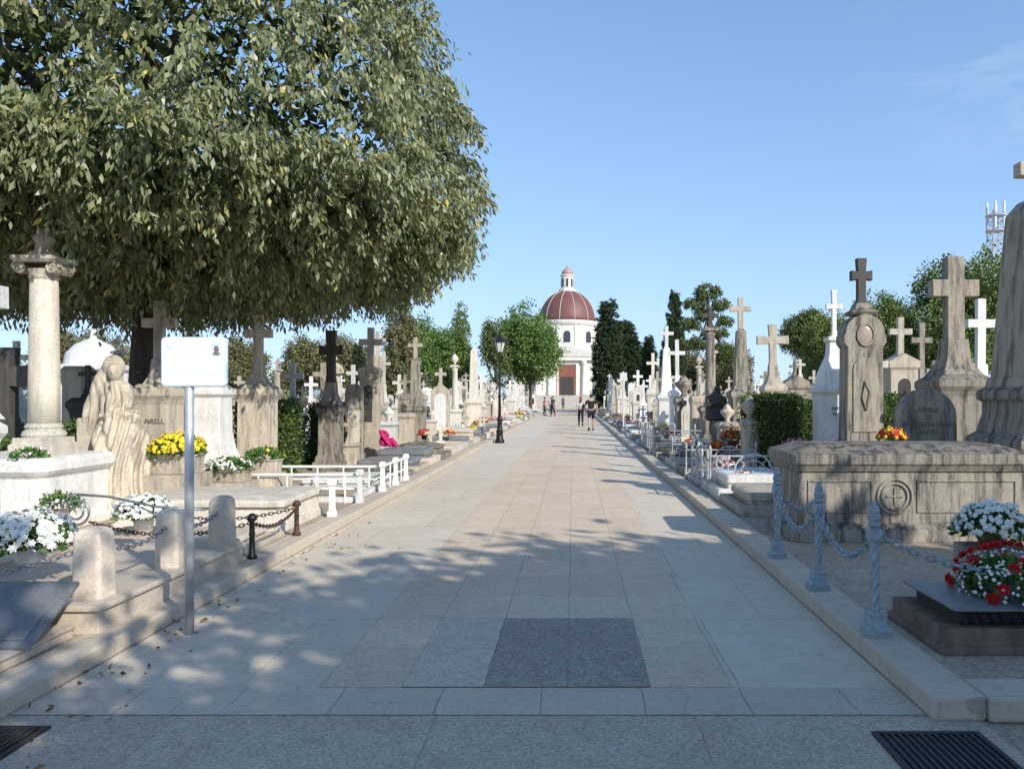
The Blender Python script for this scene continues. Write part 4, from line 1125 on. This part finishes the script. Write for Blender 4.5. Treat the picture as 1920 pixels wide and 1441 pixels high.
tree('tree', 'bright green tree behind graves', -16.5, 84, round_blobs(2.2, 2, 10.4, 12), 'leaf_green', 420, 28, .28, .28)
tree('tree', 'slim tall green poplar behind graves', -11.7, 80, cyp_blobs(1.2, 11.0, 12), 'leaf_broad', 420, 32, .2, .16, .15, 2)
g = 'cypress trees among the graves'
cy = tree('cypress_tree', 'tall dark columnar cypress tree', 3.85, 85, cyp_blobs(1.3, 12.4, 22), 'leaf_cyp', 1250, 42, .17, .09, .15, 2, g, 0, fill=.2)
cy.scale = (1.3, 1.3, 1.0)
copy_thing(cy, (6.1, 88, .1), 1.2, (1.3, 1.3, .84)); copy_thing(cy, (9.5, 72, .1), 2.2, (.76, .76, .93))
copy_thing(cy, (7.5, 76, .1), .5, (.66, .66, .62)); copy_thing(cy, (8.0, 92, .1), 4.2, (1.1, 1.1, .62))
copy_thing(cy, (10.7, 86, .1), 5.0, (.85, .85, .7)); copy_thing(cy, (-21, 75, .1), 1.0, (.6, .6, .55))
tree('cypress_tree', 'broad olive green cypress tree among graves', -13.4, 60, cyp_blobs(1.5, 8.8, 10), 'leaf_olive', 620, 32, .2, .15, .15, 2, g, 2)
pb = [(0, 0, 9.7, 1.0, .9, .55), (-1.0, .2, 8.8, .75, .8, .42), (1.05, 0, 8.7, .75, .8, .4), (-.2, .3, 8.0, .8, .9, .4), (-1.3, 0, 7.2, .75, .8, .42), (1.35, 0, 7.4, .65, .7, .38), (.5, 0, 6.5, 1.1, 1, .42), (-1.0, 0, 5.7, 1.0, 1, .45), (1.1, 0, 5.1, 1.0, 1, .45)]
tree('pine_tree', 'tall pine tree with separate foliage tufts', 10.5, 60, pb, 'leaf_pine', 620, 36, .14, .09, .22, 9, None, 9, fill=.35)
tree('pine_tree', 'umbrella pine with rounded dense crown', 24, 80, round_blobs(2.7, 5.8, 10.7, 12), 'leaf_pine', 620, 30, .22, .2, .25, 6)
fr = tree('tree', 'mid sized olive green tree behind the graves', -26, 88, round_blobs(3.6, 2.0, 8.3, 14), 'leaf_olive', 640, 30, .27, .26, .25, 3, 'background trees around the cemetery')
for (x, y, s) in ((-32, 90, 1.0), (-38, 86, .95), (-20, 95, .9), (-45, 92, 1.05), (-52, 84, 1), (-60, 90, 1.1), (18, 92, .95), (30, 95, 1.05), (38, 90, 1.1), (46, 88, 1.1), (55, 90, 1.2), (14, 98, .9)):
    copy_thing(fr, (x, y, .1), R.uniform(0, 6), s)
bt = tree('tree', 'large leafy green tree behind the monuments', 20.8, 40, round_blobs(2.9, 1.8, 9.4, 20, .36), 'leaf_broad', 1200, 32, .18, .2, .25, 3, 'broad trees behind monuments')
copy_thing(bt, (17.6, 43, .1), 2.0, (.75, .75, .8)); copy_thing(bt, (25.0, 43, .1), 4.0, (1, 1, .95)); copy_thing(bt, (16.4, 48, .1), 1.0, (.65, .65, .75)); copy_thing(bt, (22, 50, .1), 1.0, (.9, .9, .85))
P = []
for i in range(520):
    x = R.uniform(-170, 170)
    if abs(x + 1) < 12: continue
    P.append((x, 125 + R.uniform(-6, 10), R.uniform(0, 1) * (4.5 + 2.2 * math.sin(x * .12) + 1.2 * math.sin(x * .31)) + .3))
P = np.array(P); pp = np.repeat(P, 34, 0) + NR.normal(size=(len(P) * 34, 3)) * np.array([1.3, 1.3, .8])
pp[:, 2] = np.maximum(pp[:, 2], .2)
o = part(None, 'distant_wood', leaves('distant_wood', pp, NR.normal(size=pp.shape), NR.uniform(.5, 1.1, len(pp)), M['leaf_pine'], .6), None)
o['kind'] = 'stuff'; o['label'] = 'belt of distant dark green trees beyond the graves'; o['category'] = 'trees'

def hedge(x0, x1, y0, y1, h, label='clipped green hedge between the graves'):
    t = thing('hedge', label, 'hedge', ((x0 + x1) / 2, (y0 + y1) / 2, .1), group='clipped hedges')
    a = (x1 - x0) / 2; b = (y1 - y0) / 2
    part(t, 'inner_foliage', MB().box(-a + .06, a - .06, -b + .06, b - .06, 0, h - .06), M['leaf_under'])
    A = [(2 * a * h, 0), (2 * a * h * .3, 1), (2 * b * h, 2), (2 * b * h, 3), (4 * a * b, 4)]
    Ps = []; Ns = []
    for ar, k_ in A:
        n = int(ar * 900); u = NR.uniform(-1, 1, n); v = NR.random(n); w = NR.uniform(-1, 1, n)
        if k_ == 0: Ps.append(np.stack([u * a, np.full(n, -b), v * h], 1)); nn = (0, -1, 0)
        elif k_ == 1: Ps.append(np.stack([u * a, np.full(n, b), v * h], 1)); nn = (0, 1, 0)
        elif k_ == 2: Ps.append(np.stack([np.full(n, -a), w * b, v * h], 1)); nn = (-1, 0, 0)
        elif k_ == 3: Ps.append(np.stack([np.full(n, a), w * b, v * h], 1)); nn = (1, 0, 0)
        else: Ps.append(np.stack([u * a, w * b, np.full(n, h)], 1)); nn = (0, 0, 1)
        Ns.append(np.tile(nn, (n, 1)))
    P = np.concatenate(Ps); Nn = np.concatenate(Ns)
    P = P + NR.normal(size=P.shape) * .035
    part(t, 'leaves', leaves('leaves', P, Nn * .6 + NR.normal(size=P.shape) * .6, NR.uniform(.04, .08, len(P)), M['leaf_hedge'], .6), None)
hedge(3.55, 4.35, 14.7, 16.2, 1.5); hedge(4.9, 6.6, 14.5, 15.3, 1.5); hedge(-6.3, -5.35, 14.3, 15.1, 1.4)
hedge(-7.4, -6.6, 11.0, 13, 1.1); hedge(-5.9, -5.0, 17, 18.1, 1.3); hedge(-8.0, -7.0, 9.4, 10.0, .9); hedge(5.2, 8, 17.6, 18.4, 1.4); hedge(-6.2, -5.3, 20, 21, 1.2)

# shade trees at the crossing
SG = 'shade trees at the crossing'
st = tree('plane_tree', 'broad leafy plane tree at the path crossing', 8.0, -2.3, round_blobs(3.3, 2.8, 7.0, 20, .42), 'leaf_shade', 820, 30, .27, .27, .28, 3, SG)
copy_thing(st, (11.6, -1.6, .0), 2.0, .95)
s2 = tree('plane_tree', 'thinly leaved plane tree at the path crossing', 4.0, -3.1, round_blobs(3.4, 3.0, 7.2, 12, .42), 'leaf_shade', 120, 46, .24, .27, .28, 3, SG)
copy_thing(s2, (6.6, -7.0, .0), 2.0, 1.1)

# ------------------------------------------------------------------ people
def skin(J, E, mat, sub=1):
    me = bpy.data.meshes.new('p'); names = list(J)
    me.from_pydata([J[k][0] for k in names], [(names.index(a), names.index(b)) for a, b in E], [])
    o = link(bpy.data.objects.new('p', me))
    o.modifiers.new('s', 'SKIN')
    sv = me.skin_vertices[0].data
    for i, k in enumerate(names):
        r = J[k][1]; sv[i].radius = r if isinstance(r, tuple) else (r, r); sv[i].use_root = (i == 0)
    ss = o.modifiers.new('b', 'SUBSURF'); ss.levels = sub; ss.render_levels = sub
    bpy.context.view_layer.update()
    m2 = bpy.data.meshes.new_from_object(o.evaluated_get(bpy.context.evaluated_depsgraph_get()))
    bpy.data.objects.remove(o)
    m2.materials.clear(); m2.materials.append(mat)
    m2.polygons.foreach_set('use_smooth', [True] * len(m2.polygons))
    return m2
def person(x, y, label, H=1.75, ry=0, stride=.2, top='blackcloth', bottom='blackcloth', shorts=True, hair='hair', longhair=False, bag=False, wide=1.0, z=0):
    t = thing('person', label, 'person', (x, y, z), (0, 0, ry)); s = H / 1.75; t.scale = (s, s, s)
    J = {'pelvis': ((0, 0, .95), (.13 * wide, .1)), 'belly': ((0, .0, 1.1), (.125 * wide, .1)), 'chest': ((0, 0, 1.3), (.15 * wide, .105)), 'nb': ((0, 0, 1.45), (.08, .07)), 'neck': ((0, .01, 1.52), .052), 'head': ((0, .025, 1.6), (.075, .085)), 'headt': ((0, .02, 1.69), (.065, .08)), 'nose': ((0, .115, 1.6), .014)}
    E = [('pelvis', 'belly'), ('belly', 'chest'), ('chest', 'nb'), ('nb', 'neck'), ('neck', 'head'), ('head', 'headt'), ('head', 'nose')]
    for sd, n in ((-1, 'l'), (1, 'r')):
        f = sd * stride
        J[n + 'hip'] = ((sd * .09, 0, .9), .09); J[n + 'knee'] = ((sd * .1, f * .75 + .06, .5), .06); J[n + 'calf'] = ((sd * .1, f * 1.0, .34), .056)
        up = .06 if f < 0 else .0
        J[n + 'ank'] = ((sd * .1, f * 1.5 - (.05 if f < 0 else 0), .09 + up), .038); J[n + 'toe'] = ((sd * .12, f * 1.5 + .14, .035 + up * .3), .035)
        J[n + 'sh'] = ((sd * .185 * wide, 0, 1.41), .058); J[n + 'el'] = ((sd * .25 * wide, -f * .5 - .02, 1.13), .042); J[n + 'wr'] = ((sd * .24 * wide, -f * .9 + .08, .9), .03); J[n + 'hd'] = ((sd * .235 * wide, -f * .95 + .1, .83), (.03, .02))
        E += [('pelvis', n + 'hip'), (n + 'hip', n + 'knee'), (n + 'knee', n + 'calf'), (n + 'calf', n + 'ank'), (n + 'ank', n + 'toe'), ('chest', n + 'sh'), (n + 'sh', n + 'el'), (n + 'el', n + 'wr'), (n + 'wr', n + 'hd')]
        hx, hy, hz = J[n + 'hd'][0]
        for i in range(4):
            J[f'{n}f{i}'] = ((hx, hy - .03 + i * .02, hz - (.075, .09, .088, .07)[i]), .009); E.append((n + 'hd', f'{n}f{i}'))
        J[n + 'th'] = ((hx - sd * .01, hy + .055, hz - .03), .01); E.append((n + 'hd', n + 'th'))
    part(t, 'body', skin(J, E, M['skin']), None)
    def sub(keys, grow, extra=None):
        jj = {}
        for k_ in keys:
            p, r = J[k_]; r = r if isinstance(r, tuple) else (r, r); jj[k_] = (p, (r[0] + grow, r[1] + grow))
        jj.update(extra or {}); return jj
    ex = {}
    def lerp(a, b, q): return tuple(J[a][0][i] * (1 - q) + J[b][0][i] * q for i in range(3))
    for n in 'lr': ex[n + 'sl'] = (lerp(n + 'sh', n + 'el', .65), .066)
    part(t, 'shirt', skin(sub(['pelvis', 'belly', 'chest', 'nb', 'lsh', 'rsh'], .018, ex), [('pelvis', 'belly'), ('belly', 'chest'), ('chest', 'nb'), ('chest', 'lsh'), ('chest', 'rsh'), ('lsh', 'lsl'), ('rsh', 'rsl')], M[top]), None)
    ex = {}; kk = ['pelvis', 'lhip', 'rhip'] + ([] if shorts else ['lknee', 'rknee', 'lcalf', 'rcalf', 'lank', 'rank'])
    if shorts:
        for n in 'lr': ex[n + 'sh_'] = (lerp(n + 'hip', n + 'knee', .85), .083)
        EE = [('pelvis', 'lhip'), ('pelvis', 'rhip'), ('lhip', 'lsh_'), ('rhip', 'rsh_')]
    else:
        EE = [('pelvis', 'lhip'), ('pelvis', 'rhip')]
        for n in 'lr': EE += [(n + 'hip', n + 'knee'), (n + 'knee', n + 'calf'), (n + 'calf', n + 'ank')]
    part(t, 'shorts' if shorts else 'trousers', skin(sub(kk, .014, ex), EE, M[bottom]), None)
    m = MB(); m.ell(0, .0, 1.66, .088, .1, .095)
    if longhair: m.tube([(0, -.05, 1.66), (0, -.09, 1.52), (0, -.12, 1.36)], [.075, .08, .04], 10)
    part(t, 'hair', m, M[hair], True)
    for n in 'lr':
        a = J[n + 'ank'][0]; b = J[n + 'toe'][0]
        part(t, 'shoe', MB().tube([(a[0], a[1] - .05, max(.045, a[2] - .045)), (a[0], a[1] + .03, max(.045, a[2] - .035)), (b[0], b[1], .04), (b[0], b[1] + .05, .035)], [.04, .048, .045, .025], 10), M['blackcloth'], True)
    if bag:
        part(t, 'bag', MB().rr(.1, .3, -.2, -.08, .04, [(-.02, 1.0), (0, 1.03), (0, 1.25), (-.02, 1.28)]).tube([(.2, -.14, 1.27), (.12, -.08, 1.47), (.1, .08, 1.45)], .012, 6), M['blackcloth'], True)
    return t
person(.86, 37.2, 'man walking away in black t-shirt and dark shorts', 1.78, stride=.2, wide=1.12)
person(.42, 43.5, 'auburn haired woman walking in white top and black leggings', 1.68, stride=-.16, top='whitecloth', shorts=False, hair='auburn', longhair=True, bag=True, wide=.88)
person(-1.75, 66, 'person standing in dark clothes by the graves', 1.75, ry=2.4, stride=.08, top='greycloth', shorts=False)
person(-2.55, 68, 'person in red top standing by the graves', 1.65, ry=-1.4, stride=.05, top='redcloth', shorts=False, bottom='greycloth')
person(-2.2, 76, 'person in white top near chapel steps', 1.65, ry=0, stride=.12, top='whitecloth', shorts=False, bottom='greycloth')
person(-1.4, 105, 'person in dark clothes approaching chapel door', 1.75, ry=0, stride=.12, top='greycloth', shorts=False)

# ------------------------------------------------------------------ camera, sun, sky
cam = bpy.data.cameras.new('camera'); co = bpy.data.objects.new('camera', cam); col.objects.link(co)
co.location = (0, 0, 1.6); co.rotation_euler = (math.pi / 2, 0, 0)
cam.sensor_width = 36; cam.lens = 27; cam.shift_x = -.0599; cam.shift_y = .0128; cam.clip_end = 6000; cam.clip_start = .05
scene.camera = co
EL = math.radians(31); AZ = math.radians(139)
Sd = Vector((math.sin(AZ) * math.cos(EL), math.cos(AZ) * math.cos(EL), math.sin(EL)))
sl = bpy.data.lights.new('sun', 'SUN'); sl.energy = 5.0; sl.angle = math.radians(.55); sl.color = (1, .95, .86)
so = bpy.data.objects.new('sun', sl); col.objects.link(so); so.rotation_euler = Sd.to_track_quat('Z', 'Y').to_euler()
w = bpy.data.worlds.new('World'); scene.world = w; w.use_nodes = True
nt = w.node_tree; nt.nodes.clear()
sk = N(nt, 'ShaderNodeTexSky', sky_type='NISHITA', sun_disc=False, sun_elevation=EL, sun_rotation=AZ, air_density=1.0, dust_density=.3, ozone_density=1.7)
tc = N(nt, 'ShaderNodeTexCoord').outputs['Generated']
mp = N(nt, 'ShaderNodeMapping', {'Vector': tc, 'Scale': (3, 3, 14), 'Rotation': (.3, .5, .4)}).outputs[0]
nz = ramp(nt, noise(nt, mp, 1.6, 6, .6, .6), [(.5, 0), (.8, 1)])
dt = N(nt, 'ShaderNodeVectorMath', {0: tc, 1: Vector((.60, 1, .56)).normalized()}, operation='DOT_PRODUCT').outputs['Value']
mk = ramp(nt, dt, [(.978, 0), (.998, 1)])
cm_ = mix(nt, 1.0, nz, mk, 'MULTIPLY')
# brightness response of the sky: gain with soft roll-off towards the horizon
num = N(nt, 'ShaderNodeVectorMath', {0: sk.outputs[0], 1: (1.75, 2.15, 2.35)}, operation='MULTIPLY').outputs[0]
den = N(nt, 'ShaderNodeVectorMath', {0: sk.outputs[0], 1: (.24, .22, .15)}, operation='MULTIPLY').outputs[0]
den = N(nt, 'ShaderNodeVectorMath', {0: den, 1: (1, 1, 1)}, operation='ADD').outputs[0]
sky2 = N(nt, 'ShaderNodeVectorMath', {0: num, 1: den}, operation='DIVIDE').outputs[0]
ad = mix(nt, 1.0, sky2, mix(nt, 1.0, cm_, (1.4, 1.2, .9), 'MULTIPLY'), 'ADD')
bg = N(nt, 'ShaderNodeBackground', {'Color': ad, 'Strength': .15})
wo = nt.nodes.new('ShaderNodeOutputWorld'); nt.links.new(bg.outputs[0], wo.inputs[0])
scene.view_settings.view_transform = 'Standard'
scene.view_settings.look = 'None'
scene.view_settings.exposure = 0
